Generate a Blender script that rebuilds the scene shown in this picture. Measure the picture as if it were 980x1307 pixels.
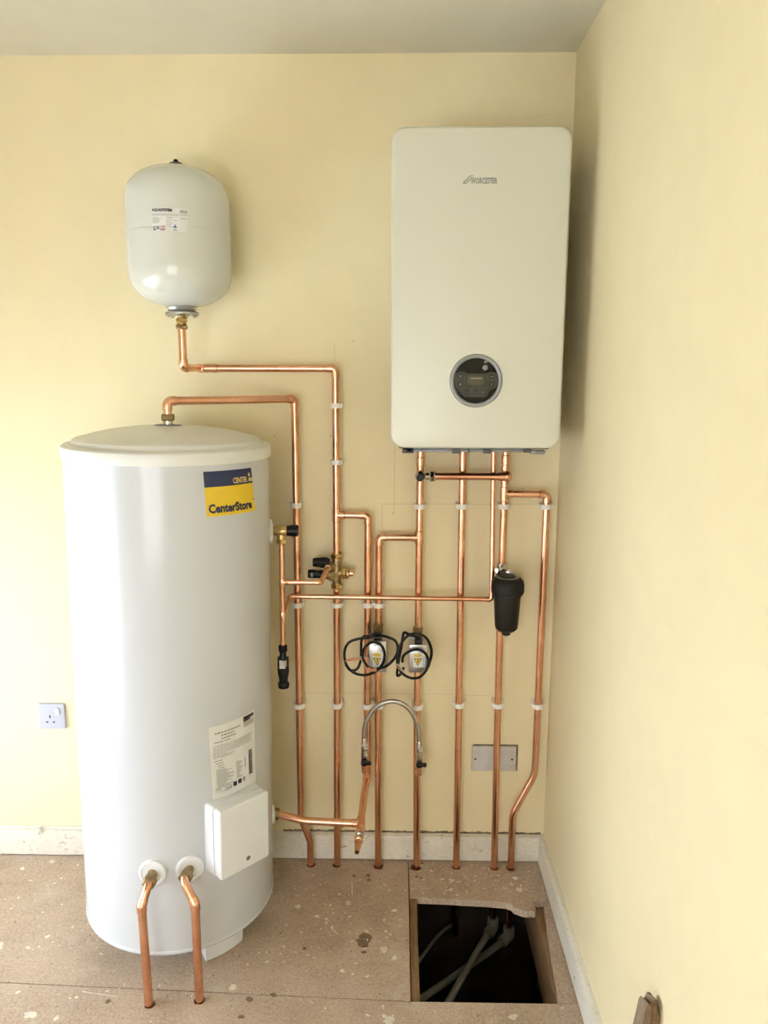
import bpy, bmesh, math, random
from mathutils import Vector, Matrix, geometry
random.seed(7)
PI = math.pi
V = Vector
scene = bpy.context.scene
COL = scene.collection
for o in list(bpy.data.objects): bpy.data.objects.remove(o)

# ------------------------------------------------------------------ camera
cam_d = bpy.data.cameras.new('camera')
cam = bpy.data.objects.new('camera', cam_d); COL.objects.link(cam)
cam_d.sensor_fit = 'HORIZONTAL'; cam_d.sensor_width = 36.0
cam_d.lens = 978.5 / 980 * 36.0
cam_d.clip_start = 0.02
yaw, pitch, roll = 0.01983, 0.176, 0.00216
fw = V((-math.sin(yaw)*math.cos(pitch), math.cos(yaw)*math.cos(pitch), -math.sin(pitch)))
rt = V((math.cos(yaw), math.sin(yaw), 0)); up = rt.cross(fw)
r2 = rt*math.cos(roll) + up*math.sin(roll); u2 = -rt*math.sin(roll) + up*math.cos(roll)
M3 = Matrix((r2, u2, -fw)).transposed()
cam.matrix_world = Matrix.Translation((-0.4826, -2.3148, 1.5799)) @ M3.to_4x4()
scene.camera = cam

# ------------------------------------------------------------------ colour management, world, daylight
vs = scene.view_settings
vs.view_transform = 'Standard'; vs.look = 'None'; vs.gamma = 1.0; vs.use_curve_mapping = False
vs.exposure = 0.2
world = bpy.data.worlds.new('world'); scene.world = world; world.use_nodes = True
wb = world.node_tree.nodes['Background']
wb.inputs['Color'].default_value = (0.80, 0.90, 1.0, 1); wb.inputs['Strength'].default_value = 1.2

HC = 2.46          # ceiling height
XL, YR = -2.38, -4.1   # left wall and rear wall

def area(name, loc, rot, sx, sy, power, color):
    l = bpy.data.lights.new(name, 'AREA'); l.shape = 'RECTANGLE'; l.size = sx; l.size_y = sy
    l.energy = power; l.color = color
    o = bpy.data.objects.new(name, l); COL.objects.link(o); o.location = loc; o.rotation_euler = rot
    return o
# daylight standing in the two window openings (left wall, and the wall behind the camera)
LW = (-1.95, -0.20, 0.06, 1.28)    # y0, y1, z0, z1 of the left window
RW = (-2.0, -0.5, 0.25, 1.95)       # x0, x1, z0, z1 of the rear window
area('daylight_left', (XL-0.09, (LW[0]+LW[1])/2, (LW[2]+LW[3])/2), (0, -PI/2, 0), LW[3]-LW[2], LW[1]-LW[0], 52, (0.79, 0.89, 1.0))
area('daylight_rear', ((RW[0]+RW[1])/2, YR-0.09, (RW[2]+RW[3])/2), (PI/2, 0, 0), RW[1]-RW[0], RW[3]-RW[2], 55, (0.97, 0.98, 1.0))

# ------------------------------------------------------------------ materials
def nm(name):
    m = bpy.data.materials.new(name); m.use_nodes = True
    nt = m.node_tree; b = nt.nodes['Principled BSDF']
    return m, nt, b
def N(nt, t, **kw):
    n = nt.nodes.new(t)
    for k, v in kw.items():
        if k in n.inputs: n.inputs[k].default_value = v
        else: setattr(n, k, v)
    return n
def noise(nt, scale, detail=4, rough=.55, vec=None):
    n = N(nt, 'ShaderNodeTexNoise'); n.inputs['Scale'].default_value = scale
    n.inputs['Detail'].default_value = detail; n.inputs['Roughness'].default_value = rough
    if vec: nt.links.new(vec, n.inputs['Vector'])
    return n.outputs['Fac']
def objvec(nt, scale=(1,1,1)):
    t = N(nt, 'ShaderNodeNewGeometry'); mp = N(nt, 'ShaderNodeMapping')
    mp.inputs['Scale'].default_value = scale
    nt.links.new(t.outputs['Position'], mp.inputs['Vector']); return mp.outputs['Vector']
def ramp(nt, fac, stops):
    r = N(nt, 'ShaderNodeValToRGB'); e = r.color_ramp.elements
    while len(e) < len(stops): e.new(0.5)
    for i, (p, c) in enumerate(stops):
        e[i].position = p; e[i].color = (*c, 1) if len(c) == 3 else c
    nt.links.new(fac, r.inputs['Fac']); return r.outputs['Color']
def mixc(nt, fac, a, b, mode='MIX'):
    m = N(nt, 'ShaderNodeMix'); m.data_type = 'RGBA'; m.blend_type = mode
    for s, v in ((0, fac), (6, a), (7, b)):
        if isinstance(v, (int, float)): m.inputs[s].default_value = v
        elif isinstance(v, tuple): m.inputs[s].default_value = (*v, 1)
        else: nt.links.new(v, m.inputs[s])
    return m.outputs[2]
def bump(nt, b, h, strength, dist=.002):
    n = N(nt, 'ShaderNodeBump'); n.inputs['Strength'].default_value = strength; n.inputs['Distance'].default_value = dist
    nt.links.new(h, n.inputs['Height']); nt.links.new(n.outputs['Normal'], b.inputs['Normal'])
def plain(name, col, rough=.5, metal=0, var=.06, vs_=40, spec=None, coat=0):
    m, nt, b = nm(name)
    v = objvec(nt)
    f = noise(nt, vs_, 3, .5, v)
    lo = tuple(c*(1-var) for c in col); hi = tuple(min(1, c*(1+var)) for c in col)
    nt.links.new(ramp(nt, f, [(.3, lo), (.7, hi)]), b.inputs['Base Color'])
    b.inputs['Roughness'].default_value = rough; b.inputs['Metallic'].default_value = metal
    if spec is not None: b.inputs['Specular IOR Level'].default_value = spec
    b.inputs['Coat Weight'].default_value = coat
    return m

def wall_mat(name, col, col2):
    m, nt, b = nm(name); v = objvec(nt)
    f = noise(nt, 1.6, 5, .6, v); f2 = noise(nt, 9, 4, .6, v)
    c = ramp(nt, f, [(.35, col2), (.65, col)])
    c = mixc(nt, .12, c, ramp(nt, f2, [(.4, tuple(x*.86 for x in col)), (.6, tuple(min(1, x*1.04) for x in col))]))
    nt.links.new(c, b.inputs['Base Color']); b.inputs['Roughness'].default_value = .62
    b.inputs['Specular IOR Level'].default_value = .3
    f3 = noise(nt, 160, 3, .6, v); f4 = noise(nt, 14, 3, .5, v)
    ad = N(nt, 'ShaderNodeMath'); ad.operation = 'MULTIPLY_ADD'; nt.links.new(f4, ad.inputs[0]); ad.inputs[1].default_value = 3.0; nt.links.new(f3, ad.inputs[2])
    bump(nt, b, ad.outputs[0], .25, .0012)
    return m
M_wall = wall_mat('cream_wall_paint', (.84, .735, .475), (.82, .705, .445))
M_ceil = wall_mat('ceiling_paint', (.72, .68, .55), (.70, .66, .53))

def floor_mat():
    m, nt, b = nm('chipboard_floor'); v = objvec(nt)
    big = noise(nt, 2.2, 5, .65, v); mid = noise(nt, 9, 5, .65, v); fine = noise(nt, 230, 3, .8, v)
    c = ramp(nt, big, [(.36, (.29, .195, .125)), (.5, (.48, .355, .27)), (.64, (.62, .49, .395))])
    c = mixc(nt, .5, c, ramp(nt, mid, [(.32, (.29, .195, .125)), (.6, (.58, .45, .335))]))
    c = mixc(nt, .5, c, ramp(nt, fine, [(.35, (.22, .145, .09)), (.5, (.50, .38, .275)), (.68, (.74, .62, .50))]))
    c = mixc(nt, .22, c, ramp(nt, noise(nt, 100, 5, .8, v), [(.36, (.20, .13, .08)), (.48, (.50, .38, .28)), (.64, (.78, .66, .54))]))
    # dark crumbs and stains
    vo = N(nt, 'ShaderNodeTexVoronoi'); vo.inputs['Scale'].default_value = 34; nt.links.new(v, vo.inputs['Vector'])
    dk = ramp(nt, vo.outputs['Distance'], [(.05, (1, 1, 1)), (.10, (0, 0, 0))])
    gate = ramp(nt, noise(nt, 7, 2, .5, v), [(.52, (0, 0, 0)), (.6, (1, 1, 1))])
    c = mixc(nt, mixc(nt, 1.0, dk, gate, 'MULTIPLY'), c, (.07, .05, .035))
    # pale plaster dust
    ds = ramp(nt, noise(nt, 5.5, 6, .75, v), [(.56, (0, 0, 0)), (.74, (.6, .6, .6))])
    c = mixc(nt, ds, c, (.62, .55, .46))
    nt.links.new(c, b.inputs['Base Color']); b.inputs['Roughness'].default_value = .8
    b.inputs['Specular IOR Level'].default_value = .25
    bump(nt, b, fine, .5, .0015)
    return m
M_floor = floor_mat()
def edge_mat():
    m, nt, b = nm('raw_timber'); v = objvec(nt, (30, 3, 60))
    f = noise(nt, 3, 5, .7, v)
    nt.links.new(ramp(nt, f, [(.3, (.14, .075, .03)), (.7, (.30, .18, .09))]), b.inputs['Base Color'])
    b.inputs['Roughness'].default_value = .85; bump(nt, b, f, .5, .002); return m
M_timber = edge_mat()
def plank_mat():
    m, nt, b = nm('weathered_timber'); v = objvec(nt, (60, 60, 7))
    f = noise(nt, 2, 6, .7, v)
    nt.links.new(ramp(nt, f, [(.3, (.13, .085, .05)), (.5, (.24, .17, .115)), (.7, (.33, .25, .18))]), b.inputs['Base Color'])
    b.inputs['Roughness'].default_value = .85; bump(nt, b, f, .8, .003); return m
M_plank = plank_mat()
def skirting_mat():
    m, nt, b = nm('chipped_skirting_paint'); v = objvec(nt)
    f = noise(nt, 26, 6, .7, v); g = noise(nt, 5, 4, .6, v)
    c = ramp(nt, g, [(.3, (.68, .63, .52)), (.7, (.80, .76, .67))])
    chip = ramp(nt, f, [(.62, (0, 0, 0)), (.65, (1, 1, 1))])
    c = mixc(nt, chip, c, (.40, .33, .22))
    c = mixc(nt, .16, c, ramp(nt, noise(nt, 110, 4, .7, objvec(nt, (.5, 1, 1))), [(.38, (.36, .30, .20)), (.55, (.86, .82, .72))]))
    nt.links.new(c, b.inputs['Base Color']); b.inputs['Roughness'].default_value = .45
    bump(nt, b, noise(nt, 40, 4, .6, v), .5, .002); return m
M_skirt = skirting_mat()

def copper_mat():
    m, nt, b = nm('copper'); v = objvec(nt)
    f = noise(nt, 14, 5, .65, v); g = noise(nt, 60, 3, .6, v)
    c = ramp(nt, f, [(.3, (.70, .34, .20)), (.5, (.82, .455, .295)), (.72, (.88, .54, .38))])
    c = mixc(nt, .12, c, ramp(nt, g, [(.35, (.60, .28, .15)), (.65, (.94, .62, .44))]))
    nt.links.new(c, b.inputs['Base Color']); b.inputs['Metallic'].default_value = 1
    rr = N(nt, 'ShaderNodeMapRange'); nt.links.new(f, rr.inputs['Value']); rr.inputs['To Min'].default_value = .17; rr.inputs['To Max'].default_value = .25
    nt.links.new(rr.outputs['Result'], b.inputs['Roughness'])
    return m
M_cu = copper_mat()
def fitting_mat():
    m, nt, b = nm('soldered_copper'); v = objvec(nt)
    f = noise(nt, 45, 5, .7, v)
    c = ramp(nt, f, [(.3, (.66, .32, .18)), (.5, (.84, .47, .30)), (.7, (.92, .60, .42)), (.8, (.85, .72, .6))])
    nt.links.new(c, b.inputs['Base Color']); b.inputs['Metallic'].default_value = 1; b.inputs['Roughness'].default_value = .27
    return m
M_fit = fitting_mat()
M_brass = plain('brass', (.56, .40, .17), .32, 1, .22, 50)
M_dbrass = plain('tarnished_brass', (.34, .25, .14), .38, 1, .3, 60)
M_chrome = plain('chrome', (.62, .61, .58), .18, 1, .15, 60)
M_steel = plain('zinc_steel', (.50, .50, .49), .34, 1, .15, 30)
M_braid = plain('braided_steel', (.52, .51, .48), .38, 1, .25, 400)
M_tank = plain('tank_enamel', (.565, .58, .60), .19, 0, .01, 5)
M_lid = plain('lid_plastic', (.72, .72, .68), .28, 0, .02, 5)
M_white = plain('white_plastic', (.75, .76, .76), .35, 0, .02, 20)
M_socket = plain('socket_plastic', (.50, .50, .57), .35, 0, .02, 20)
M_plate = plain('grey_plate', (.56, .53, .49), .45, 0, .06, 30)
M_vessel = plain('vessel_enamel', (.64, .65, .59), .07, 0, .01, 5)
M_boiler = plain('boiler_enamel', (.645, .64, .535), .30, 0, .008, 4)
M_clip = plain('clip_plastic', (.88, .84, .78), .5, 0, .03, 30)
M_black = plain('black_plastic', (.008, .008, .009), .38, 0, .2, 40, .3)
M_filter = plain('filter_black', (.009, .0085, .007), .42, 0, .12, 30, .3)
M_blackgloss = plain('dial_glass', (.010, .011, .007), .2, 0, .1, 30, .25)
M_display = plain('display_olive', (.045, .042, .028), .35, 0, .1, 30, .3)
M_lcd = plain('lcd', (.075, .066, .035), .25, 0, .1, 30)
M_bezel = plain('bezel_grey', (.26, .26, .26), .35, .4, .05, 30)
M_dgrey = plain('dark_grey', (.05, .05, .05), .45, 0, .1, 30)
M_mgrey = plain('mid_grey', (.22, .22, .22), .4, .3, .1, 30)
M_cable = plain('cable_rubber', (.008, .008, .008), .45, 0, .2, 60, .3)
M_ink = plain('black_ink', (.02, .02, .03), .5)
M_gink = plain('grey_ink', (.30, .29, .26), .5)
M_fink = plain('faint_ink', (.42, .41, .37), .5)
M_navy = plain('navy_print', (.012, .022, .085), .3)
M_yellow = plain('yellow_print', (.80, .55, .03), .3, 0, .03)
M_gold = plain('gold_print', (.78, .62, .22), .3)
M_paper = plain('label_paper', (.72, .72, .69), .35, 0, .02)
M_red = plain('red_ink', (.35, .10, .08), .5)
M_blue = plain('blue_ink', (.08, .14, .42), .5)
M_orange = plain('orange_core', (.62, .26, .12), .45)
M_gcore = plain('grey_core', (.45, .45, .44), .45)
M_grpipe = plain('grey_plastic_pipe', (.21, .20, .17), .55, 0, .1, 30)
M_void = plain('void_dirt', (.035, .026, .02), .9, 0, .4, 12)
M_hole = plain('dark_hole', (.015, .008, .006), .8)
M_pencil = plain('pencil', (.46, .40, .28), .7)
M_splash = plain('splash_paint', (.70, .64, .54), .6, 0, .2, 25)
M_stain = plain('dark_stain', (.20, .13, .08), .6, 0, .3, 60)
M_film = plain('clear_film', (.66, .63, .52), .2, 0, .1, 60)
M_frame = plain('window_frame_paint', (.8, .8, .8), .4)
mg, ntg, bg = nm('window_glass'); bg.inputs['Transmission Weight'].default_value = 1; bg.inputs['Roughness'].default_value = 0; bg.inputs['IOR'].default_value = 1.02
M_glass = mg
# dark brown painted in for shaded gaps and the chipped skirting edge
M_gap = plain('gap_shade_brown', (.20, .15, .09), .8, 0, .4, 30)

# ------------------------------------------------------------------ mesh helpers
class MB:
    """collects shapes in one bmesh"""
    def __init__(s): s.bm = bmesh.new()
    def box(s, lo, hi, bev=0, mat=None, seg=2):
        r = bmesh.ops.create_cube(s.bm, size=1); vs_ = r['verts']
        lo = V(lo); hi = V(hi); c = (lo+hi)/2; d = hi-lo
        for v in vs_: v.co = V((v.co.x*d.x, v.co.y*d.y, v.co.z*d.z)) + c
        if bev > 0:
            es = list({e for v in vs_ for e in v.link_edges})
            r = bmesh.ops.bevel(s.bm, geom=es, offset=bev, segments=seg, profile=.5, affect='EDGES')
            vs_ = list({v for f in r['faces'] for v in f.verts} | {v for v in vs_ if v.is_valid})
        if mat:
            for v in vs_: v.co = mat @ v.co
        return s
    def lathe(s, prof, seg=32, mat=Matrix(), cap=True):
        rings = []
        for (r, z) in prof:
            if r < 1e-6: rings.append([s.bm.verts.new(mat @ V((0, 0, z)))])
            else: rings.append([s.bm.verts.new(mat @ V((r*math.cos(2*PI*i/seg), r*math.sin(2*PI*i/seg), z))) for i in range(seg)])
        for a, b in zip(rings, rings[1:]):
            for i in range(seg):
                j = (i+1) % seg
                if len(a) == 1 and len(b) == 1: continue
                if len(a) == 1: s.bm.faces.new((a[0], b[j], b[i]))
                elif len(b) == 1: s.bm.faces.new((a[i], a[j], b[0]))
                else: s.bm.faces.new((a[i], a[j], b[j], b[i]))
        if cap:
            if len(rings[0]) > 1: s.bm.faces.new(rings[0][::-1])
            if len(rings[-1]) > 1: s.bm.faces.new(rings[-1])
        return s
    def tube(s, pts, r, seg=16, cap=True, closed=False):
        pts = [V(p) for p in pts]; n = len(pts); rings = []
        rr = r if isinstance(r, (list, tuple)) else [r]*n
        t0 = (pts[1]-pts[0]).normalized()
        a = V((0, 0, 1)) if abs(t0.z) < .9 else V((1, 0, 0))
        nrm = t0.cross(a).normalized()
        for i, p in enumerate(pts):
            if i == 0: t = pts[1]-pts[0]
            elif i == n-1: t = pts[-1]-pts[-2]
            else: t = (pts[i+1]-p).normalized() + (p-pts[i-1]).normalized()
            t.normalize(); nrm = (nrm - t*nrm.dot(t)).normalized(); b = t.cross(nrm)
            rings.append([s.bm.verts.new(p + (nrm*math.cos(2*PI*k/seg) + b*math.sin(2*PI*k/seg))*rr[i]) for k in range(seg)])
        for a_, b_ in zip(rings, rings[1:]):
            for i in range(seg):
                j = (i+1) % seg; s.bm.faces.new((a_[i], a_[j], b_[j], b_[i]))
        if cap: s.bm.faces.new(rings[0][::-1]); s.bm.faces.new(rings[-1])
        return s
    def hexnut(s, p, d, r, h, sides=6):
        """chamfered nut centred on p, axis d"""
        m = frame(p, d); a = h*.18
        return s.lathe([(r*.86, -h/2), (r, -h/2+a), (r, h/2-a), (r*.86, h/2)], sides, m)
    def poly(s, pts, mat=None):
        vs_ = [s.bm.verts.new(p) for p in pts]; s.bm.faces.new(vs_); return s
    def prism(s, outline, depth, mat=Matrix(), bev=0, bseg=3):
        """outline in local XY, extruded in +Z"""
        vs_ = [s.bm.verts.new((x, y, 0)) for x, y in outline]; f = s.bm.faces.new(vs_)
        r = bmesh.ops.extrude_face_region(s.bm, geom=[f]); nv = [g for g in r['geom'] if isinstance(g, bmesh.types.BMVert)]
        for v in nv: v.co.z += depth
        allv = vs_+nv
        if bev:
            top = [e for e in s.bm.edges if e.verts[0] in nv and e.verts[1] in nv]
            r = bmesh.ops.bevel(s.bm, geom=top, offset=bev, segments=bseg, profile=.5, affect='EDGES')
            allv = list({v for v in allv if v.is_valid} | {v for f in r['faces'] for v in f.verts})
        for v in allv: v.co = mat @ v.co
        return s
    def build(s, name, mat, parent=None, smooth=35, loc=None):
        bmesh.ops.recalc_face_normals(s.bm, faces=s.bm.faces)
        me = bpy.data.meshes.new(name); s.bm.to_mesh(me); s.bm.free()
        me.materials.append(mat)
        if smooth and len(me.polygons):
            me.polygons.foreach_set('use_smooth', [True]*len(me.polygons))
            me.set_sharp_from_angle(angle=math.radians(smooth))
        o = bpy.data.objects.new(name, me); COL.objects.link(o)
        if parent is not None: o.parent = parent
        if loc is not None: o.location = loc
        return o
def frame(p, d):
    d = V(d).normalized(); a = V((0, 0, 1)) if abs(d.z) < .95 else V((1, 0, 0))
    x = a.cross(d).normalized(); y = d.cross(x)
    return Matrix.Translation(V(p)) @ Matrix((x, y, d)).transposed().to_4x4()
def facing(p, xdir=(1,0,0), ydir=(0,0,1)):
    x = V(xdir).normalized(); y = V(ydir).normalized(); z = x.cross(y)
    return Matrix.Translation(V(p)) @ Matrix((x, y, z)).transposed().to_4x4()
def rrect(x0, y0, x1, y1, r, n=6):
    o = []
    for cx, cy, a in ((x1-r, y1-r, 0), (x0+r, y1-r, 90), (x0+r, y0+r, 180), (x1-r, y0+r, 270)):
        for i in range(n+1):
            t = math.radians(a+90*i/n); o.append((cx+r*math.cos(t), cy+r*math.sin(t)))
    return o

def thing(name, label, cat, loc=(0,0,0), group=None):
    o = bpy.data.objects.new(name, None); COL.objects.link(o); o.location = loc; o.empty_display_size = .05
    return tag(o, label, cat, group)
def tag(o, label, cat, group=None, kind=None):
    if label: o['label'] = label
    if cat: o['category'] = cat
    if group: o['group'] = group
    if kind: o['kind'] = kind
    return o
def struct(o): o['kind'] = 'structure'; return o
class Rel:
    """world-coordinate builder: parts given in world metres, stored relative to their thing"""
    def __init__(s, root): s.root = root; s.off = V(root.location)
    def __call__(s, mb, name, mat, parent=None, smooth=35, label=None):
        for v in mb.bm.verts: v.co -= s.off
        o = mb.build(name, mat, parent if parent is not None else s.root, smooth)
        if label: o['label'] = label
        return o

# text as flat mesh coordinates ------------------------------------------------
def text_mesh(txt, size, mapf, mat, name, parent, align='LEFT', bold=0.0, width=None, conv=None):
    cu = bpy.data.curves.new('t', 'FONT'); cu.body = txt; cu.size = size; cu.align_x = align; cu.offset = bold; cu.resolution_u = 2
    o = bpy.data.objects.new('t', cu); COL.objects.link(o)
    dg = bpy.context.evaluated_depsgraph_get(); dg.update()
    me = bpy.data.meshes.new_from_object(o.evaluated_get(dg)); bpy.data.objects.remove(o)
    xs = [v.co.x for v in me.vertices]
    k = 1
    if width and xs: k = width/(max(xs)-min(xs))
    for v in me.vertices: v.co = mapf(v.co.x*k, v.co.y)
    me.name = name; me.materials.clear(); me.materials.append(mat)
    ob = bpy.data.objects.new(name, me); COL.objects.link(ob); ob.parent = parent
    return ob
def quads(rects, mapf, mat, name, parent, nx=1, ny=1, kind=None):
    bm = bmesh.new()
    for (x0, y0, x1, y1) in rects:
        g = [[bm.verts.new(mapf(x0+(x1-x0)*i/nx, y0+(y1-y0)*j/ny)) for i in range(nx+1)] for j in range(ny+1)]
        for j in range(ny):
            for i in range(nx): bm.faces.new((g[j][i], g[j][i+1], g[j+1][i+1], g[j+1][i]))
    me = bpy.data.meshes.new(name); bm.to_mesh(me); bm.free(); me.materials.append(mat)
    o = bpy.data.objects.new(name, me); COL.objects.link(o); o.parent = parent
    if kind: o['kind'] = kind
    return o

# ================================================================== ROOM SHELL
def wall_with_hole(name, axis, pos, thick, a0, a1, z0, z1, hole):
    """axis 'x': wall plane x=pos, spans y a0..a1.  axis 'y': plane y=pos, spans x"""
    m = MB(); h0, h1, hz0, hz1 = hole
    for (p0, p1, q0, q1) in ((a0, h0, z0, z1), (h1, a1, z0, z1), (h0, h1, z0, hz0), (h0, h1, hz1, z1)):
        if axis == 'x': m.box((pos-thick, p0, q0), (pos, p1, q1))
        else: m.box((p0, pos-thick, q0), (p1, pos, q1))
    return struct(m.build(name, M_wall, None, 0))
wall_back = struct(MB().box((XL-.2, 0, -.75), (.2, .2, HC+.2)).build('wall_back', M_wall, None, 0))
struct(MB().box((0, YR-.2, -.75), (.2, 0, HC+.2)).build('wall_right', M_wall, None, 0))
wall_with_hole('wall_left', 'x', XL, .2, YR-.2, 0, -.75, HC+.2, LW)
wall_with_hole('wall_rear', 'y', YR, .2, XL, 0, -.75, HC+.2, RW)
struct(MB().box((XL, YR, HC), (0, 0, HC+.2)).build('ceiling', M_ceil, None, 0))
# slight plaster bulge seen at the top of the right wall corner is left to the paint relief
def window(name, axis, pos, hole, mull):
    r = bpy.data.objects.new(name, None); COL.objects.link(r); struct(r)
    h0, h1, z0, z1 = hole; t = .05; m = MB()
    def bx(p0, q0, p1, q1, d=.05, mm=m):
        if axis == 'x': mm.box((pos-.08, p0, q0), (pos-.08+d, p1, q1), .004)
        else: mm.box((p0, pos-.08, q0), (p1, pos-.08+d, q1), .004)
    bx(h0, z0, h0+t, z1); bx(h1-t, z0, h1, z1); bx(h0+t, z0, h1-t, z0+t); bx(h0+t, z1-t, h1-t, z1)
    for f in mull: c = h0+(h1-h0)*f; bx(c-.035, z0+t, c+.035, z1-t)
    m.build('window_frame', M_frame, r)
    g = MB()
    if axis == 'x': g.box((pos-.065, h0+t, z0+t), (pos-.061, h1-t, z1-t))
    else: g.box((h0+t, pos-.065, z0+t), (h1-t, pos-.061, z1-t))
    g.build('window_pane', M_glass, r, 0)
window('window_1', 'x', XL, LW, (.45,))
window('window_2', 'y', YR, RW, (.5,))

# ---- floor: chipboard panels with pipe holes and an open hatch
floor = bpy.data.objects.new('floor', None); COL.objects.link(floor); struct(floor)
def slab(name, outline, holes, z1, th, mat, parent, label=None):
    loops = [[V((x, y, 0)) for x, y in outline]] + [[V((x, y, 0)) for x, y in h] for h in holes]
    tris = geometry.tessellate_polygon(loops); flat = [p for l in loops for p in l]
    bm = bmesh.new()
    top = [bm.verts.new((p.x, p.y, z1)) for p in flat]; bot = [bm.verts.new((p.x, p.y, z1-th)) for p in flat]
    for t in tris:
        if len(set(t)) < 3: continue
        a, b, c = [flat[i] for i in t]
        if abs((b-a).cross(c-a).z) < 1e-12: continue
        try: bm.faces.new([top[i] for i in t]); bm.faces.new([bot[i] for i in t][::-1])
        except ValueError: pass
    k = 0
    for l in loops:
        n = len(l)
        for i in range(n):
            j = (i+1) % n
            try: bm.faces.new((top[k+i], top[k+j], bot[k+j], bot[k+i]))
            except ValueError: pass
        k += n
    bmesh.ops.recalc_face_normals(bm, faces=bm.faces)
    me = bpy.data.meshes.new(name); bm.to_mesh(me); bm.free(); me.materials.append(mat)
    o = bpy.data.objects.new(name, me); COL.objects.link(o); o.parent = parent
    if label: o['label'] = label
    return o
def circ(x, y, r, n=18): return [(x+r*math.cos(-2*PI*i/n)*(1+.05*math.sin(3*i)), y+r*math.sin(-2*PI*i/n)*(1+.05*math.cos(2*i))) for i in range(n)]
TH = .022
JY = lambda x: -.575 - .0355*(x+1.1)      # joint line running across the room
def jag(p, q, n, amp):
    o = []
    for i in range(1, n):
        t = i/n; o.append((p[0]+(q[0]-p[0])*t+random.uniform(-amp, amp), p[1]+(q[1]-p[1])*t+random.uniform(-amp, amp)))
    return o
slab('floor_board', [(XL, JY(XL)+.0015), (-.4462, JY(-.4462)+.0015), (-.4462, 0), (XL, 0)],
     [circ(-.765, -.046, .0155), circ(-.680, -.046, .0145), circ(-.5435, -.049, .0165)], 0, TH, M_floor, floor)
lump = [(-.150, -.214), (-.135, -.222), (-.128, -.236), (-.115, -.243), (-.104, -.249), (-.09, -.252), (-.078, -.249), (-.070, -.252), (-.064, -.243)]
slab('floor_board', [(-.4435, -.197), (-.36, -.199), (-.29, -.203), (-.22, -.207)] + lump + [(-.0635, -.205), (-.001, -.200), (-.001, -.0005), (-.4435, -.0005)],
     [circ(-.420, -.049, .0185), circ(-.289, -.046, .0145), circ(-.1645, -.046, .0145), circ(-.111, -.048, .016)], -.001, TH, M_floor, floor)
slab('floor_board', [(-.0660, -.5935), (-.001, -.5935), (-.001, -.206), (-.034, -.210)] + jag((-.034, -.210), (-.066, -.5935), 14, .0016), [], -.002, TH, M_floor, floor)
slab('floor_board', [(XL, YR), (-.001, YR), (-.001, -.597), (-.44, -.5985), (-.4462, JY(-.4462)-.0015), (XL, JY(XL)-.0015)],
     [circ(-1.1105, -.622, .0145), circ(-.9875, -.606, .0145)], 0, TH, M_floor, floor)
m = MB(); m.box((-.50, -.64, -.20), (-.4215, -.012, -.0235), .002)
m.build('joist', M_timber, floor)
m = MB(); m.box((-.4435, -.596, -.0235), (-.4215, -.199, -.0045), .001)
m.build('batten', M_timber, floor)
m = MB(); m.box((-.0635, -.64, -.178), (-.004, -.02, -.0245), .002)
m.build('joist', M_timber, floor)
m = MB(); m.box((-.4215, -.66, -.20), (-.0635, -.603, -.0235), .002)
m.build('joist', M_timber, floor)
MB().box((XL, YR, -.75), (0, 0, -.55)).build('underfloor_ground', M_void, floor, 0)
# dark sides below floor level (earth-coloured foundation faces)
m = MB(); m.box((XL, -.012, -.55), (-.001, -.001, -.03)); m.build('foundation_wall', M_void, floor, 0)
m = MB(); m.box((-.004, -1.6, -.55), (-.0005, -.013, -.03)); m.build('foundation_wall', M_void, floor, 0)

# paint splashes and stains lying on the boards
def blob(bm, x, y, r, z, sx=1, sy=1, rot=0, n=11, jit=.28):
    c = bm.verts.new((x, y, z+.0006)); ring = []
    for i in range(n):
        a = 2*PI*i/n; q = r*(1+random.uniform(-jit, jit))
        dx, dy = q*math.cos(a)*sx, q*math.sin(a)*sy
        ring.append(bm.verts.new((x+dx*math.cos(rot)-dy*math.sin(rot), y+dx*math.sin(rot)+dy*math.cos(rot), z+.00015)))
    for i in range(n): bm.faces.new((c, ring[i], ring[(i+1) % n]))
def in_hatch(x, y, r=.01): return (-.45-r < x < -.03+r and -.60-r < y < -.19+r) or x > -.025 or y > -.022
bm = bmesh.new()
SPOTS = [(-.912,-.562,.011),(-.50,-.66,.012),(-.512,-.646,.006),(-.49,-.45,.0095),(-.517,-.418,.011),(-.628,-.50,.008),(-.60,-.51,.005),(-.63,-.23,.011),
         (-.66,-.19,.005),(-.78,-.25,.008),(-.72,-.29,.006),(-.31,-.115,.008),(-.34,-.11,.004),(-.315,-.16,.006),(-.23,-.09,.004),(-.105,-.10,.009),
         (-.12,-.13,.006),(-.10,-.155,.009),(-.145,-.15,.007),(-.128,-.165,.005),(-.19,-.64,.010),(-.06,-.61,.005),(-1.30,-.07,.020),(-1.335,-.085,.010),
         (-1.27,-.05,.012),(-1.40,-.09,.008),(-1.62,-.05,.010),(-1.70,-.09,.007),(-1.205,-.06,.007),(-1.72,-.30,.014),(-1.60,-.43,.012),(-1.48,-.39,.007),
         (-1.40,-.66,.016),(-1.33,-.67,.007),(-.60,-.12,.004),(-.56,-.335,.004),(-.75,-.10,.004),(-.52,-.30,.005),(-.50,-.36,.004),(-.49,-.26,.007)]
for x, y, r in SPOTS: blob(bm, x, y, r, 0, random.uniform(.8, 1.3), random.uniform(.7, 1.1), random.uniform(0, 3), 13)
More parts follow.
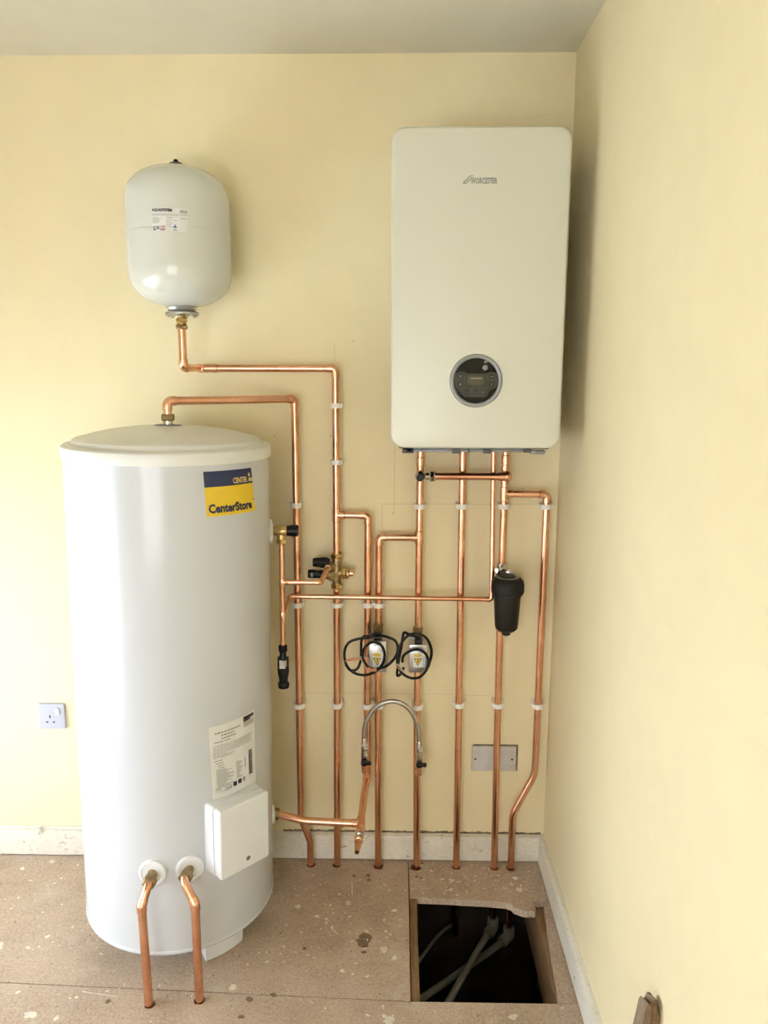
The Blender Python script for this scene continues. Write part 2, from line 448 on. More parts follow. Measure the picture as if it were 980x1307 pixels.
for i in range(620):
    if i % 3: x, y = random.uniform(-1.9, -.03), random.uniform(-.85, -.03)
    else: x, y = random.gauss(-.62, .25), random.gauss(-.25, .16)
    if in_hatch(x, y): continue
    if (x+1.12)**2+(y+.283)**2 < .06: continue
    r = random.choice([.0012, .0016, .002, .003, .0045])*random.uniform(.7, 1.2)
    blob(bm, x, y, r, 0, random.uniform(.8, 1.8), random.uniform(.6, 1.1), random.uniform(0, 3), 7)
for i in range(60):
    x, y = random.uniform(-.43, -.05), random.uniform(-.19, -.03)
    blob(bm, x, y, random.uniform(.0012, .004), 0, 1.3, .8, random.uniform(0, 3), 7)
def streak(x0, y0, x1, y1, w):
    d = V((x1-x0, y1-y0, 0)); n = V((-d.y, d.x, 0)).normalized()*w
    vs_ = [bm.verts.new((x0+n.x, y0+n.y, .0004)), bm.verts.new((x0-n.x, y0-n.y, .0004)), bm.verts.new((x1-n.x*.5, y1-n.y*.5, .0004)), bm.verts.new((x1+n.x*.5, y1+n.y*.5, .0004))]
    bm.faces.new(vs_)
streak(-1.30, -.585, -1.20, -.60, .0016); streak(-.625, -.13, -.62, -.20, .0014); streak(-.675, -.335, -.65, -.365, .0013); streak(-1.55, -.60, -1.50, -.62, .0013)
me = bpy.data.meshes.new('paint_splashes'); bm.to_mesh(me); bm.free(); me.materials.append(M_splash)
o = bpy.data.objects.new('paint_splashes', me); COL.objects.link(o); o.parent = floor; o['kind'] = 'stuff'
bm = bmesh.new()
for x, y, r in [(-.575,-.385,.022),(-.575,-.402,.014),(-.572,-.372,.018),(-.573,-.43,.009),(-.62,-.10,.006),(-.575,-.095,.008),(-.572,-.12,.006),(-.42,-.10,.006),(-.405,-.105,.005),(-.44,-.06,.006),
                (-1.22,-.615,.008),(-.86,-.60,.010),(-.80,-.585,.008),(-.87,-.655,.008),(-.40,-.03,.006),(-.74,-.42,.005)]:
    blob(bm, x, y, r, -.0001, random.uniform(.8, 1.2), random.uniform(.7, 1.1), random.uniform(0, 3), 12, .22)
for i in range(160):
    x, y = random.uniform(-1.9, -.03), random.uniform(-.85, -.03)
    if in_hatch(x, y) or (x+1.12)**2+(y+.283)**2 < .06: continue
    blob(bm, x, y, random.uniform(.001, .003), 0, 1.3, .8, random.uniform(0, 3), 6)
me = bpy.data.meshes.new('dark_stains'); bm.to_mesh(me); bm.free(); me.materials.append(M_stain)
o = bpy.data.objects.new('dark_stains', me); COL.objects.link(o); o.parent = floor; o['kind'] = 'stuff'

# ---- skirting boards
SH = .091
def skirting(name, x0, x1):
    m = MB(); n = int((x1-x0)/.012); bmv = m.bm; prev = None
    for i in range(n+1):
        x = x0+(x1-x0)*i/n; j = random.uniform(-.0022, .0008)
        ring = [V((x, 0, .003)), V((x, -.018, .003+random.uniform(0, .0012))), V((x, -.018, SH-.010+j)), V((x, -.0165+random.uniform(-.0008, .0008), SH-.004+j)), V((x, -.010, SH-.001+j)), V((x, 0, SH+j*.4))]
        cur = [bmv.verts.new(p) for p in ring]
        if prev:
            for k in range(6): bmv.faces.new((prev[k], prev[(k+1) % 6], cur[(k+1) % 6], cur[k]))
        else: bmv.faces.new(cur)
        prev = cur
    bmv.faces.new(prev[::-1])
    return struct(m.build(name, M_skirt, None, 40))
skirting('baseboard_back', -1.0, -.0005)
left_sk = skirting('baseboard_left_back', XL, -1.0)
left_sk.name = 'baseboard_left'
# old bead line along the left skirting top
m = MB(); n = 70; pts = [(-2.5+1.35*i/n, -.004+random.uniform(-.0012, .0012), SH+.003+random.uniform(-.0015, .0015)) for i in range(n+1)]
m.tube(pts, .0045, 6); m.build('paint_ridge', M_skirt, left_sk)
# ragged chipped edge above the back skirting, gap shade put into its colour
m = MB(); n = 110
prev = None
for i in range(n+1):
    x = -.86+.85*i/n; h = .006+random.uniform(-.0025, .0025)
    cur = [m.bm.verts.new((x, -.0012, SH-.002)), m.bm.verts.new((x, -.0012, SH+h)), m.bm.verts.new((x, 0.001, SH+h)), m.bm.verts.new((x, 0.001, SH-.002))]
    if prev:
        for k in range(4): m.bm.faces.new((prev[k], prev[(k+1) % 4], cur[(k+1) % 4], cur[k]))
    else: m.bm.faces.new(cur)
    prev = cur
m.bm.faces.new(prev[::-1]); m.build('gap_shade_edge', M_gap, wall_back, 0)
# right skirting
m = MB(); n = 190; prev = None
for i in range(n+1):
    y = -.018-(4.08)*i/n; j = random.uniform(-.0008, .0006)
    ring = [V((0, y, .003)), V((-.018, y, .003)), V((-.018+j, y, SH-.012)), V((-.0165+j, y, SH-.005)), V((-.010, y, SH+j)), V((0, y, SH))]
    cur = [m.bm.verts.new(p) for p in ring]
    if prev:
        for k in range(6): m.bm.faces.new((prev[k], prev[(k+1) % 6], cur[(k+1) % 6], cur[k]))
    else: m.bm.faces.new(cur)
    prev = cur
m.bm.faces.new(prev[::-1]); struct(m.build('baseboard_right', M_skirt, None, 40))

# pencil set-out lines on the back wall
for (x0, z0, x1, z1) in [(-.835, 1.1955, -.765, 1.195), (-.545, 1.1935, -.43, 1.194), (-.41, 1.194, -.18, 1.1945), (-.16, 1.1948, -.03, 1.196), (-.4965, 1.158, -.4963, 1.54),
                         (-.5345, 1.118, -.534, 1.193), (-.78, .905, -.60, .9045), (-.80, .5775, -.28, .575), (-.28, .575, -.20, .574), (-.676, 1.622, -.675, 1.67), (-.182, .560, -.1815, .575)]:
    w = .00045
    m = MB()
    if abs(x1-x0) > abs(z1-z0): m.box((x0, -.0003, z0-w), (x1, .001, z0+w))
    else: m.box((x0-w, -.0003, z0), (x0+w, .001, z1))
    m.build('pencil_line', M_pencil, wall_back, 0)
m = MB()
for x, z in [(-.106, 1.242), (-.86, 1.40), (-.50, 1.165), (-.62, 1.68), (-.69, 1.40), (-.64, .69), (-.60, 1.16)]:
    m.lathe([(0, 0), (.0022, 0), (.0022, .0004), (0, .0004)], 8, facing((x, -.0001, z)), False)
m.build('wall_pock_marks', M_pencil, wall_back, 0)['kind'] = 'stuff'

# ================================================================== PIPE BUILDER
R22, R15 = .011, .0075
def arc_pts(a, p, b, rad, n=7):
    """points of a fillet at corner p between a and b"""
    d1 = (a-p).normalized(); d2 = (b-p).normalized(); ang = d1.angle(d2)
    if abs(ang-PI) < .02: return [p], 0
    t = rad/math.tan(ang/2); bis = (d1+d2).normalized(); c = p + bis*(rad/math.sin(ang/2))
    s = p+d1*t; e = p+d2*t; v1 = s-c; v2 = e-c; tot = v1.angle(v2); ax = v1.cross(v2).normalized()
    return [c + Matrix.Rotation(tot*i/n, 3, ax) @ v1 for i in range(n+1)], t
def pipe_run(root, pts, r, kinds=None, ends=(0, 0)):
    """straight tubes joined by capillary elbows ('e') or pulled bends ('b', radius)"""
    P = Rel(root); pts = [V(p) for p in pts]; n = len(pts); kinds = kinds or ['e']*(n-2)
    cur = [pts[0]]
    for i in range(1, n-1):
        k = kinds[i-1]
        if k == 'e':
            a, t = arc_pts(pts[i-1], pts[i], pts[i+1], r*1.15, 7)
            sl = r*1.05
            d1 = (pts[i-1]-pts[i]).normalized(); d2 = (pts[i+1]-pts[i]).normalized()
            s = a[0]+d1*sl; e = a[-1]+d2*sl
            cur.append(a[0]+d1*sl*.3); P(MB().tube(cur, r, 20), 'tube', M_cu)
            ro = r*1.15
            P(MB().tube([s, s-d1*.0006]+a+[e-d2*.0006, e], [r*1.02, ro]+[ro]*len(a)+[ro, r*1.02], 20), 'elbow', M_fit)
            cur = [a[-1]+d2*sl*.3]
        else:
            a, t = arc_pts(pts[i-1], pts[i], pts[i+1], k[1], 10); cur += a
    cur.append(pts[-1]); P(MB().tube(cur, r, 20), 'tube', M_cu)
def tee(root, p, main, branch, r, rb=None):
    rb = rb or r; p = V(p); u = V(main).normalized(); b = V(branch).normalized(); L = r*1.9; m = MB()
    m.tube([p-u*L, p-u*(L-.0015), p+u*(L-.0015), p+u*L], [r*1.02, r*1.16, r*1.16, r*1.02], 20)
    m.tube([p, p+b*(rb*2.2), p+b*(rb*2.2+.0015)], [rb*1.12, rb*1.12, rb*1.02], 20)
    return Rel(root)(m, 'tee_fitting', M_fit)
def coupling(root, p, d, r, name='coupling'):
    p = V(p); u = V(d).normalized(); L = r*1.3
    return Rel(root)(MB().tube([p-u*L, p-u*(L-.0015), p+u*(L-.0015), p+u*L], [r*1.02, r*1.16, r*1.16, r*1.02], 20), name, M_fit)
def nut(root, p, d, r, h, mat=M_brass, name='compression_nut', label=None):
    return Rel(root)(MB().hexnut(p, d, r, h), name, mat, None, 25, label)
W = -.045

# ---- A: from expansion vessel to multibloc
A = thing('copper_pipe', 'copper pipe from under the expansion vessel, running right then down to the brass valves', 'pipe', (-.67, W, 1.06))
pipe_run(A, [(-1.083, -.16, 1.722), (-1.083, -.16, 1.600), (-1.062, W, 1.600), (-.670, W, 1.600), (-.6715, W, 1.050)], R22, ['e', 'e', 'e'])
coupling(A, (-1.028, W, 1.6), (1, 0, 0), R22)
nut(A, (-1.083, -.16, 1.711), (0, 0, 1), .0165, .013, M_dbrass)
tee(A, (-.671, W, 1.166), (0, 0, 1), (1, 0, 0), R22)
# C branch
Cp = thing('copper_pipe', 'copper pipe dropping left of the left grey valve head then forward to the cylinder', 'pipe', (-.579, W, .31))
pipe_run(Cp, [(-.645, W, 1.166), (-.576, W, 1.165), (-.5805, W, .318), (-.589, -.222, .287), (-.590, -.252, .276)], R22, ['e', 'e', ('b', .02)])
tee(Cp, (-.590, -.247, .278), (.02, -1, -.25), (-1, -.05, 0), R22)
pipe_run(Cp, [(-.604, -.248, .278), (-.640, -.247, .278), (-.76, -.238, .278), (-.838, -.226, .290)], R22, [('b', .05), ('b', .15)])
nut(Cp, (-.846, -.225, .2905), (1, 0, -.15), .0175, .022, M_dbrass, 'compression_nut', 'dark brass compression nut')
# drain cock
dc = thing('drain_cock', 'short copper and chrome drain cock pointing forward from the pipe tee beside the cylinder', 'valve', (-.591, -.27, .268))
P = Rel(dc); a = V((-.5910, -.272, .2725)); d = V((-.004, -.1, -.006)).normalized()
P(MB().tube([a-d*.004, a+d*.016, a+d*.017], [R22*1.12, R22*1.12, R22*.9], 20), 'inlet', M_fit)
P(MB().hexnut(a+d*.028, d, .0135, .016).tube([a+d*.016, a+d*.020], .009, 16).tube([a+d*.036, a+d*.046, a+d*.047], [.0115, .0115, .010], 16), 'body', M_chrome, None, 25)
P(MB().tube([a+d*.041, a+d*.041+V((0, -.002, .016))], .0062, 12).box((-.0035, -.001, .012), (.0035, .001, .019), 0, Matrix.Translation(a+d*.041)), 'spindle', M_chrome)
P(MB().tube([a+d*.044, a+d*.052, a+d*.053, a+d*.074, a+d*.076], [.0125, .0125, .0100, .0092, .0085], 18).tube([a+d*.074, a+d*.098, a+d*.100], [.0082, .0072, .0066], 18), 'nozzle', M_fit)
P(MB().tube([a+d*.0985, a+d*.1006], [.0052, .0052], 16), 'bore', M_hole)
# below multibloc
A2 = thing('copper_pipe', 'straight copper pipe dropping from the brass valve group into the floor', 'pipe', (-.678, W, 0))
pipe_run(A2, [(-.672, W, .945), (-.680, -.046, -.25)], R22)

# ---- B: cylinder top to floor
B = thing('copper_pipe', 'copper pipe from the cylinder lid, running right then down to the skirting', 'pipe', (-.795, W, 0))
pipe_run(B, [(-1.096, -.283, 1.478), (-1.096, -.283, 1.513), (-.791, W, 1.512), (-.795, W, .165), (-.766, -.046, .085), (-.765, -.046, -.25)], R22, ['e', 'e', ('b', .05), ('b', .05)])
nut(B, (-1.096, -.283, 1.470), (0, 0, 1), .0175, .018, M_dbrass)
# ---- D
D = thing('copper_pipe', 'copper pipe stepping left under the boiler, then down behind the left grey valve head', 'pipe', (-.5435, W, 0))
pipe_run(D, [(-.446, W, 1.0985), (-.5425, W, 1.0985), (-.5455, W, .55), (-.5435, -.049, -.25)], R22, ['e', ('b', .5)])
# ---- E
E_ = thing('copper_pipe', 'leftmost copper pipe down from the boiler, through the right grey valve head', 'pipe', (-.415, W, 0))
pipe_run(E_, [(-.4195, W, 1.40), (-.4210, W, 1.10), (-.4225, W, .50), (-.4165, -.048, -.25)], R22, [('b', .5), ('b', .6)])
tee(E_, (-.421, W, 1.0985), (0, 0, 1), (-1, 0, 0), R22)
coupling(E_, (-.4203, W, 1.328), (0, 0, 1), R22)
# ---- F
F = thing('copper_pipe', 'straight copper pipe second from the left under the boiler running down to the floor', 'pipe', (-.290, W, 0))
pipe_run(F, [(-.2945, W, 1.40), (-.2885, -.046, -.25)], R22)
# ---- G 15 mm
G = thing('copper_pipe', 'thin copper pipe dropping from the boiler then running left across the other pipes', 'pipe', (-.205, W, 1.39))
pipe_run(G, [(-.2045, W, 1.40), (-.201, -.0700, .914), (-.812, -.0715, .919), (-.812, -.212, .905)], R15, ['e', 'e'])
# ---- discharge pipe
DP = thing('copper_pipe', 'thin copper pipe between the brass relief valve and the black tundish beside the cylinder', 'pipe', (-.812, -.22, .81))
pipe_run(DP, [(-.811, -.22, 1.118), (-.814, -.22, .806)], R15)
tee(DP, (-.812, -.22, 1.004), (0, 0, 1), (1, 0, 0), R15)
tee(DP, (-.8125, -.22, .905), (0, 0, 1), (0, 1, .05), R15)
pipe_run(DP, [(-.800, -.22, 1.004), (-.703, -.22, 1.004), (-.694, -.088, 1.0125)], R15)
# ---- H
H = thing('copper_pipe', 'rightmost straight copper pipe under the boiler ending at the black magnetic filter', 'pipe', (-.169, W, 1.0))
pipe_run(H, [(-.167, W, 1.40), (-.1695, W, 1.012)], R22)
tee(H, (-.1685, W, 1.2335), (0, 0, 1), (1, 0, 0), R22)
coupling(H, (-.1673, W, 1.335), (0, 0, 1), R22)
Rel(H)(MB().tube([(-.168, W, 1.262), (-.168, W, 1.316)], R22*1.14, 20).tube([(-.168, W, 1.289), (-.168, -.062, 1.289)], R22*1.1, 18), 'tee_fitting', M_fit)
H2 = thing('copper_pipe', 'straight copper pipe from below the black filter into the floor, past the blank wall plate', 'pipe', (-.165, W, 0))
pipe_run(H2, [(-.1705, W, .985), (-.1690, W, .55), (-.1645, -.046, -.16), (-.1640, -.047, -.215)], R22, [('b', .5), ('b', .3)])
# ---- I
I_ = thing('copper_pipe', 'copper pipe nearest the right wall with an S bend low down beside the corner', 'pipe', (-.11, W, 0))
pipe_run(I_, [(-.143, W, 1.2335), (-.0415, W, 1.232), (-.0450, W, .330), (-.1115, -.046, .190), (-.1110, -.048, -.235)], R22, ['e', ('b', .10), ('b', .085)])
# ---- bypass between E and H
BY = thing('copper_pipe', 'short horizontal copper pipe just under the boiler joining two pipes behind a chrome valve', 'pipe', (-.29, -.072, 1.289))
pipe_run(BY, [(-.385, -.074, 1.289), (-.185, -.074, 1.289)], R22)
m = MB(); m.tube([(-.192, -.074, 1.289), (-.168, -.074, 1.289)], R22*1.15, 18).lathe([(0, -.0155), (.007, -.014), (.012, -.009), (.0148, 0), (.012, .009), (.007, .014), (0, .0155)], 20, Matrix.Translation((-.166, -.074, 1.289)), False)
Rel(BY)(m, 'elbow', M_fit)
bv = thing('bypass_valve', 'chrome valve with round black knob just under the left of the boiler', 'valve', (-.421, -.07, 1.289))
P = Rel(bv)
P(MB().tube([(-.421, W, 1.289), (-.421, -.078, 1.289)], .0135, 18).lathe([(0, -.016), (.009, -.0135), (.0145, -.007), (.016, 0), (.0145, .007), (.009, .0135), (0, .016)], 20, Matrix.Translation((-.421, -.076, 1.289)), False), 'body', M_chrome)
P(MB().tube([(-.405, -.074, 1.289), (-.394, -.074, 1.289)], .011, 18).hexnut((-.387, -.074, 1.289), (1, 0, 0), .0165, .011).lathe([(.0155, -.002), (.0168, 0), (.0155, .002)], 20, frame((-.3785, -.074, 1.289), (1, 0, 0))), 'union_nut', M_chrome)
P(MB().tube([(-.421, -.088, 1.289), (-.421, -.104, 1.289), (-.421, -.106, 1.289)], [.0105, .0115, .009], 10), 'knob', M_black)

# ---- front pipes of the cylinder
for (bx, by, bz, x, y, zt, lab) in ((-1.107, -.600, .318, -1.1105, -.622, .292, 'left copper pipe rising from the floor in front of the cylinder'),
                                    (-1.020, -.583, .322, -.9875, -.606, .288, 'right copper pipe rising from the floor in front of the cylinder')):
    T = thing('copper_pipe', lab, 'pipe', (x, y, 0), 'cylinder coil pipes')
    pipe_run(T, [(bx, by+.018, bz+.004), (bx, by, bz), (x-(.006 if x < -1 else 0), y, zt-.012), (x, y, -.2)], R22, [('b', .02), 'e'])

# ================================================================== PIPE CLIPS
def clip(x, z, r, lab, side=0, grp='white pipe clips on the back wall'):
    t = thing('pipe_clip', lab, 'pipe clip', (x, 0, z), grp)
    m = MB(); h = .0072; ro = r+.0045; n = 20; a0 = math.radians(0)
    # ring open at nothing: slides round the pipe
    prof = []
    rings = []
    for i in range(n):
        a = 2*PI*i/n; c, s_ = math.cos(a), math.sin(a)
        rings.append([m.bm.verts.new((c*rr, W+s_*rr, zz)) for rr, zz in ((r+.0003, -h), (ro, -h), (ro+.0004, 0), (ro, h), (r+.0003, h))])
    for i in range(n):
        j = (i+1) % n
        for k in range(5): m.bm.faces.new((rings[i][k], rings[i][(k+1) % 5], rings[j][(k+1) % 5], rings[j][k]))
    t2 = m.build('ring', M_clip, t)
    m = MB(); m.box((-.0155-(.002 if side < 0 else 0), -.0315, -h), (.0155+(.002 if side > 0 else 0), -.0002, h), .0015)
    m.box((-.0175, -.0475, -h*.9), (-.0125, -.024, h*.9), .0015).box((.0125, -.0475, -h*.9), (.0195, -.024, h*.9), .0015)
    m.build('saddle', M_clip, t)
    return t
names = {'B': 'pipe from the cylinder lid', 'A': 'pipe through the brass valves', 'C': 'pipe left of the left valve head', 'D': 'pipe behind the left valve head',
         'E': 'pipe with the right valve head', 'F': 'straight pipe left of the filter', 'H': 'pipe with the black filter', 'I': 'pipe nearest the right wall'}
for x, z, k, row in [(-.794, 1.195, 'B', 'highest of three on the'), (-.4203, 1.194, 'E', 'under the boiler on the'), (-.2935, 1.195, 'F', 'under the boiler on the'),
                     (-.1685, 1.195, 'H', 'under the boiler on the'), (-.0417, 1.195, 'I', 'upper of two on the'),
                     (-.6700, 1.493, 'A', 'topmost, just below the elbow, on the'), (-.6705, 1.326, 'A', 'above the upper tee on the'),
                     (-.7948, .884, 'B', 'middle of three on the'), (-.6725, .885, 'A', 'just below the brass valves on the'), (-.5778, .886, 'C', 'upper of two on the'), (-.5440, .886, 'D', 'upper of two on the'),
                     (-.7951, .554, 'B', 'lowest of three on the'), (-.6748, .556, 'A', 'lowest on the'), (-.5793, .556, 'C', 'lower of two on the'), (-.5453, .556, 'D', 'lower of two on the'),
                     (-.4222, .554, 'E', 'lower of two on the'), (-.2916, .562, 'F', 'lower of two on the'), (-.1690, .562, 'H', 'above the blank plate on the'), (-.0441, .562, 'I', 'lower of two on the')]:
    clip(x, z, R22, 'white plastic clip, %s %s' % (row, names[k]))

# ================================================================== HOT WATER CYLINDER
K = math.atan(.0159)
tank = thing('hot_water_cylinder', 'tall white hot water cylinder with a yellow and navy badge, standing left of the pipes', 'water cylinder', (-1.1195, -.283, 0))
tank.rotation_euler = (0, K, 0)
RB = .2650
MB().lathe([(0, .0775), (.20, .0775), (.255, .0775), (.2655, .079), (.2672, .083), (.2668, .087), (RB, .090), (RB, 1.378), (0, 1.378)], 128, cap=False).build('body', M_tank, tank, 30)
MB().lathe([(.262, 1.370), (.2685, 1.3705), (.2695, 1.374), (.2695, 1.392), (.2675, 1.399), (.262, 1.4035), (.250, 1.4055), (.246, 1.4035), (.2435, 1.4065), (.2405, 1.4145), (.234, 1.4185), (.222, 1.421),
            (.19, 1.4300), (.15, 1.4385), (.10, 1.4450), (.05, 1.4485), (0, 1.4495)], 128, cap=False).build('lid', M_lid, tank, 30)
m = MB(); m.lathe([(.036, 1.4465), (.036, 1.4505), (.030, 1.4515), (.0, 1.4515)], 32, cap=False); m.build('top_collar', M_mgrey, tank)
m = MB(); m.lathe([(.0125, 1.4510), (.0125, 1.466), (0, 1.466)], 24, cap=False); m.build('outlet_stub', M_chrome, tank)
def arc_block(a0, a1, r0, r1, z0, z1, n=14):
    m = MB(); rings = []
    for i in range(n+1):
        a = math.radians(a0+(a1-a0)*i/n); s_, c = math.sin(a), -math.cos(a)
        rings.append([m.bm.verts.new((s_*r, c*r, z)) for r, z in ((r0, z0), (r1-.004, z0), (r1, z0+.004), (r1+.004, z1), (r0, z1))])
    for p_, q_ in zip(rings, rings[1:]):
        for k in range(5): m.bm.faces.new((p_[k], p_[(k+1) % 5], q_[(k+1) % 5], q_[k]))
    m.bm.faces.new(rings[0]); m.bm.faces.new(rings[-1][::-1]); return m
for a in (31, 151, 271): arc_block(a, a+30, .15, .229, 0.003, .079).build('foot', M_white, tank, 30)
def tmap(corners, off=.0008):
    """unit square -> cylinder skin; corners TL TR BR BL as (degrees, z)"""
    TL, TR, BR, BL = corners
    def f(u, v):
        v = 1-v if False else v
        t0 = TL[0]+(TR[0]-TL[0])*u; t1 = BL[0]+(BR[0]-BL[0])*u; z0 = TL[1]+(TR[1]-TL[1])*u; z1 = BL[1]+(BR[1]-BL[1])*u
        th = math.radians(t1+(t0-t1)*v); z = z1+(z0-z1)*v
        return V((math.sin(th)*(RB+off), -math.cos(th)*(RB+off), z))
    return f
# badge
bc = [(33.6, 1.3552), (64.9, 1.3545), (69.0, 1.242), (35.1, 1.2445)]
bdg = quads([(0, 0, 1, 1)], tmap(bc, .0008), M_yellow, 'badge', tank, 20, 2); bdg['label'] = 'yellow and navy sticker reading CENTER and CenterStore'
quads([(0, .655, 1, 1)], tmap(bc, .0012), M_navy, 'badge_header', bdg, 20, 2)
ft = tmap(bc, .0016)
text_mesh('CenterStore', .20, lambda x, y: ft(.035+x, .085+y*1.35), M_navy, 'lettering', bdg, bold=.0085, width=.87)
text_mesh('TM', .05, lambda x, y: ft(.925+x, .26+y), M_navy, 'lettering', bdg)
text_mesh('CENTER', .15, lambda x, y: ft(.53+x, .70+y*1.15), M_gold, 'lettering', bdg, bold=.004, width=.325)
quads([(.895, .70, .945, .78), (.895, .81, .945, .89), (.955, .70, .99, .78)], ft, M_gold, 'emblem', bdg, 2, 1)
# data plate
pc = [(33.4, .7013), (65.2, .7025), (66.0, .4895), (34.8, .5003)]
dp = quads([(0, 0, 1, 1)], tmap(pc, .0008), M_paper, 'data_plate', tank, 20, 2); dp['label'] = 'printed white data label with small text above the cover box'
fp = tmap(pc, .0014)
rects = []
for k, (w0, w1) in enumerate(((.10, .62), (.22, .50), (.22, .52))):
    x = w0
    while x < w1: w = random.uniform(.03, .07); rects.append((x, .885-k*.042, min(w1, x+w), .905-k*.042)); x += w+.012
rects += [(.08, .765, .25, .778), (.28, .765, .40, .778)]
for k in range(9):
    y = .72-k*.020; x = .05; w1 = (.92, .92, .88, .9, .9, .86, .3, .5, .45)[k]
    while x < w1: w = random.uniform(.02, .08); rects.append((x, y, min(w1, x+w), y+.008)); x += w+.01
for k in range(4): rects.append((.06+.03*k, .515-k*.034, .22+.01*k, .526-k*.034))
for k in range(17):
    y = .39-k*.0155; rects.append((.09, y, .09+random.uniform(.16, .36), y+.007))
    if k < 15: rects.append((.50, y+.03, .50+random.uniform(.05, .15), y+.037))
rects += [(.70, .30, .72, .44), (.05, .085, .38, .09), (.06, .11, .18, .118), (.06, .125, .16, .133), (.06, .14, .17, .148)]
quads(rects, fp, M_gink, 'fine_print', dp, 2, 1, 'stuff')
bars = []; y = .17
while y < .50: h = random.choice([.005, .009, .004]); bars.append((.80, y, .90, y+h)); y += h+.004
quads(bars, fp, M_ink, 'barcode', dp, 2, 1, 'stuff')
quads([(.70, .945, .97, .985), (.70, .915, .88, .945)], fp, M_ink, 'print_logo', dp, 4, 1)
quads([(.70, .845, .97, .91), (.73, .925, .97, .94)], fp, M_fink, 'print_block', dp, 4, 1)
for q in ((.42, .105, .50, .165), (.53, .115, .61, .175), (.36, .10, .38, .13)): quads([q], fp, M_ink, 'symbol', dp, 2, 1)
for q in ((.64, .12, .70, .18), (.30, .10, .34, .125)): quads([q], fp, M_gink, 'symbol', dp, 2, 1)
text_mesh('CE', .05, lambda x, y: fp(.24+x, .09+y), M_ink, 'lettering', dp)
# element cover box, facing 47 degrees to the right
ang = math.radians(47.2); nx = V((math.sin(ang), -math.cos(ang), 0)); tx = V((math.cos(ang), math.sin(ang), 0))
def cov(d, z): return facing(nx*d+V((0, 0, z)), tx, (0, 0, 1))
m = MB(); m.prism(rrect(-.079, -.097, .079, .097, .010), .052, cov(.238, .401)); cb = m.build('cover_base', M_white, tank, 30)
m = MB(); m.prism(rrect(-.0765, -.0955, .0765, .0955, .009), .0165, cov(.2905, .401), .004); cv = m.build('cover', M_white, tank, 30)
m = MB(); m.prism(rrect(-.0775, -.096, .0775, .096, .009), .014, cov(.3065, .401), .006, 4); cv2 = m.build('cover_front', M_white, tank, 30)
m = MB(); m.lathe([(0, .0146), (.003, .0146), (.0035, .0152), (.0060, .0150), (.0068, .0138)], 18, cov(.3065, .401) @ Matrix.Translation((.008, -.068, 0)), False); m.build('screw', M_mgrey, cv2)
# bosses on the front and right side
def boss(th, z, r=.036, name='port_collar'):
    a = math.radians(th); n_ = V((math.sin(a), -math.cos(a), 0))
    m = MB(); m.lathe([(r, -.006), (r, .004), (r*.96, .0065), (r*.80, .0075), (r*.76, .005), (r*.5, .0055), (0, .0055)], 36, frame(n_*RB+V((0, 0, z)), n_), False)
    c = m.build(name, M_white, tank); return n_, c
for th, z, bx, by, bz in ((.9, .3215, -1.107, -.600, .318), (21.0, .3235, -1.020, -.583, .322)):
    n_, c = boss(th, z)
    Mi = (Matrix.Translation(tank.location) @ Matrix.Rotation(K, 4, 'Y')).inverted()
    s = n_*(RB-.002)+V((0, 0, z)); e = Mi @ V((bx, by+.006, bz)); d = (e-s).normalized()
    MB().tube([s, e], .0125, 20).build('spigot', M_dbrass, tank)
    MB().hexnut(s+(e-s)*.78, d, .0185, .020).build('compression_nut', M_dbrass, tank, 25)['label'] = 'dark brass compression nut'
n_, c = boss(105, 1.153, .034); 
n_, c = boss(103, .292, .026)

# ---- relief valve on cylinder side
pv = thing('relief_valve', 'brass relief valve with a black knob on the right side of the white cylinder', 'valve', (-.838, -.22, 1.153))
P = Rel(pv)
P(MB().tube([(-.866, -.212, 1.153), (-.832, -.22, 1.153)], .0115, 18).hexnut((-.838, -.219, 1.153), (1, 0, 0), .0155, .012), 'inlet', M_brass)
P(MB().tube([(-.832, -.22, 1.153), (-.828, -.22, 1.153), (-.818, -.22, 1.153), (-.812, -.22, 1.153), (-.798, -.22, 1.153), (-.795, -.22, 1.153)], [.0125, .0145, .0145, .0165, .0165, .0150], 24).tube([(-.811, -.22, 1.15), (-.811, -.22, 1.126)], .0125, 18), 'body', M_brass)
P(MB().hexnut((-.811, -.22, 1.122), (0, 0, 1), .0160, .014), 'outlet_nut', M_brass, None, 25)
m = MB(); m.lathe([(.0145, 0), (.0150, .003), (.0155, .012), (.0158, .030), (.0135, .033), (0, .033)], 24, frame((-.796, -.22, 1.153), (1, 0, 0)), False)
for i in range(12):
    a = 2*PI*i/12; m.box((-.0012, .0146, .012), (.0012, .0168, .031), 0, frame((-.796, -.22, 1.153), (1, 0, 0)) @ Matrix.Rotation(a, 4, 'Z'))
P(m, 'knob', M_black)

# ---- tundish
td = thing('tundish', 'black plastic tundish hanging at the end of the thin copper pipe beside the cylinder', 'tundish', (-.814, -.22, .69))
P = Rel(td); T0 = Matrix.Translation((-.814, -.22, 0))
P(MB().lathe([(0, .818), (.0105, .818), (.0125, .815), (.0125, .800), (.0105, .797), (0, .797)], 24, T0, False), 'top_nut', M_black)
m = MB(); m.lathe([(0, .797), (.0095, .797), (.0100, .785), (.0125, .778), (.0125, .775), (0, .775)], 24, T0, False)
m.box((-.0160, -.004, .742), (-.0105, .004, .783), .0015, T0).box((.0105, -.004, .742), (.0160, .004, .783), .0015, T0).box((-.003, .010, .742), (.003, .0155, .783), .001, T0)
P(m, 'air_gap_frame', M_black)
P(MB().lathe([(.0150, .747), (.0168, .744), (.0165, .735), (.0135, .720), (.0120, .706), (.0130, .7045), (0, .7045)], 24, T0, False).lathe([(0, .746), (.0148, .747)], 24, T0, False), 'funnel', M_black)
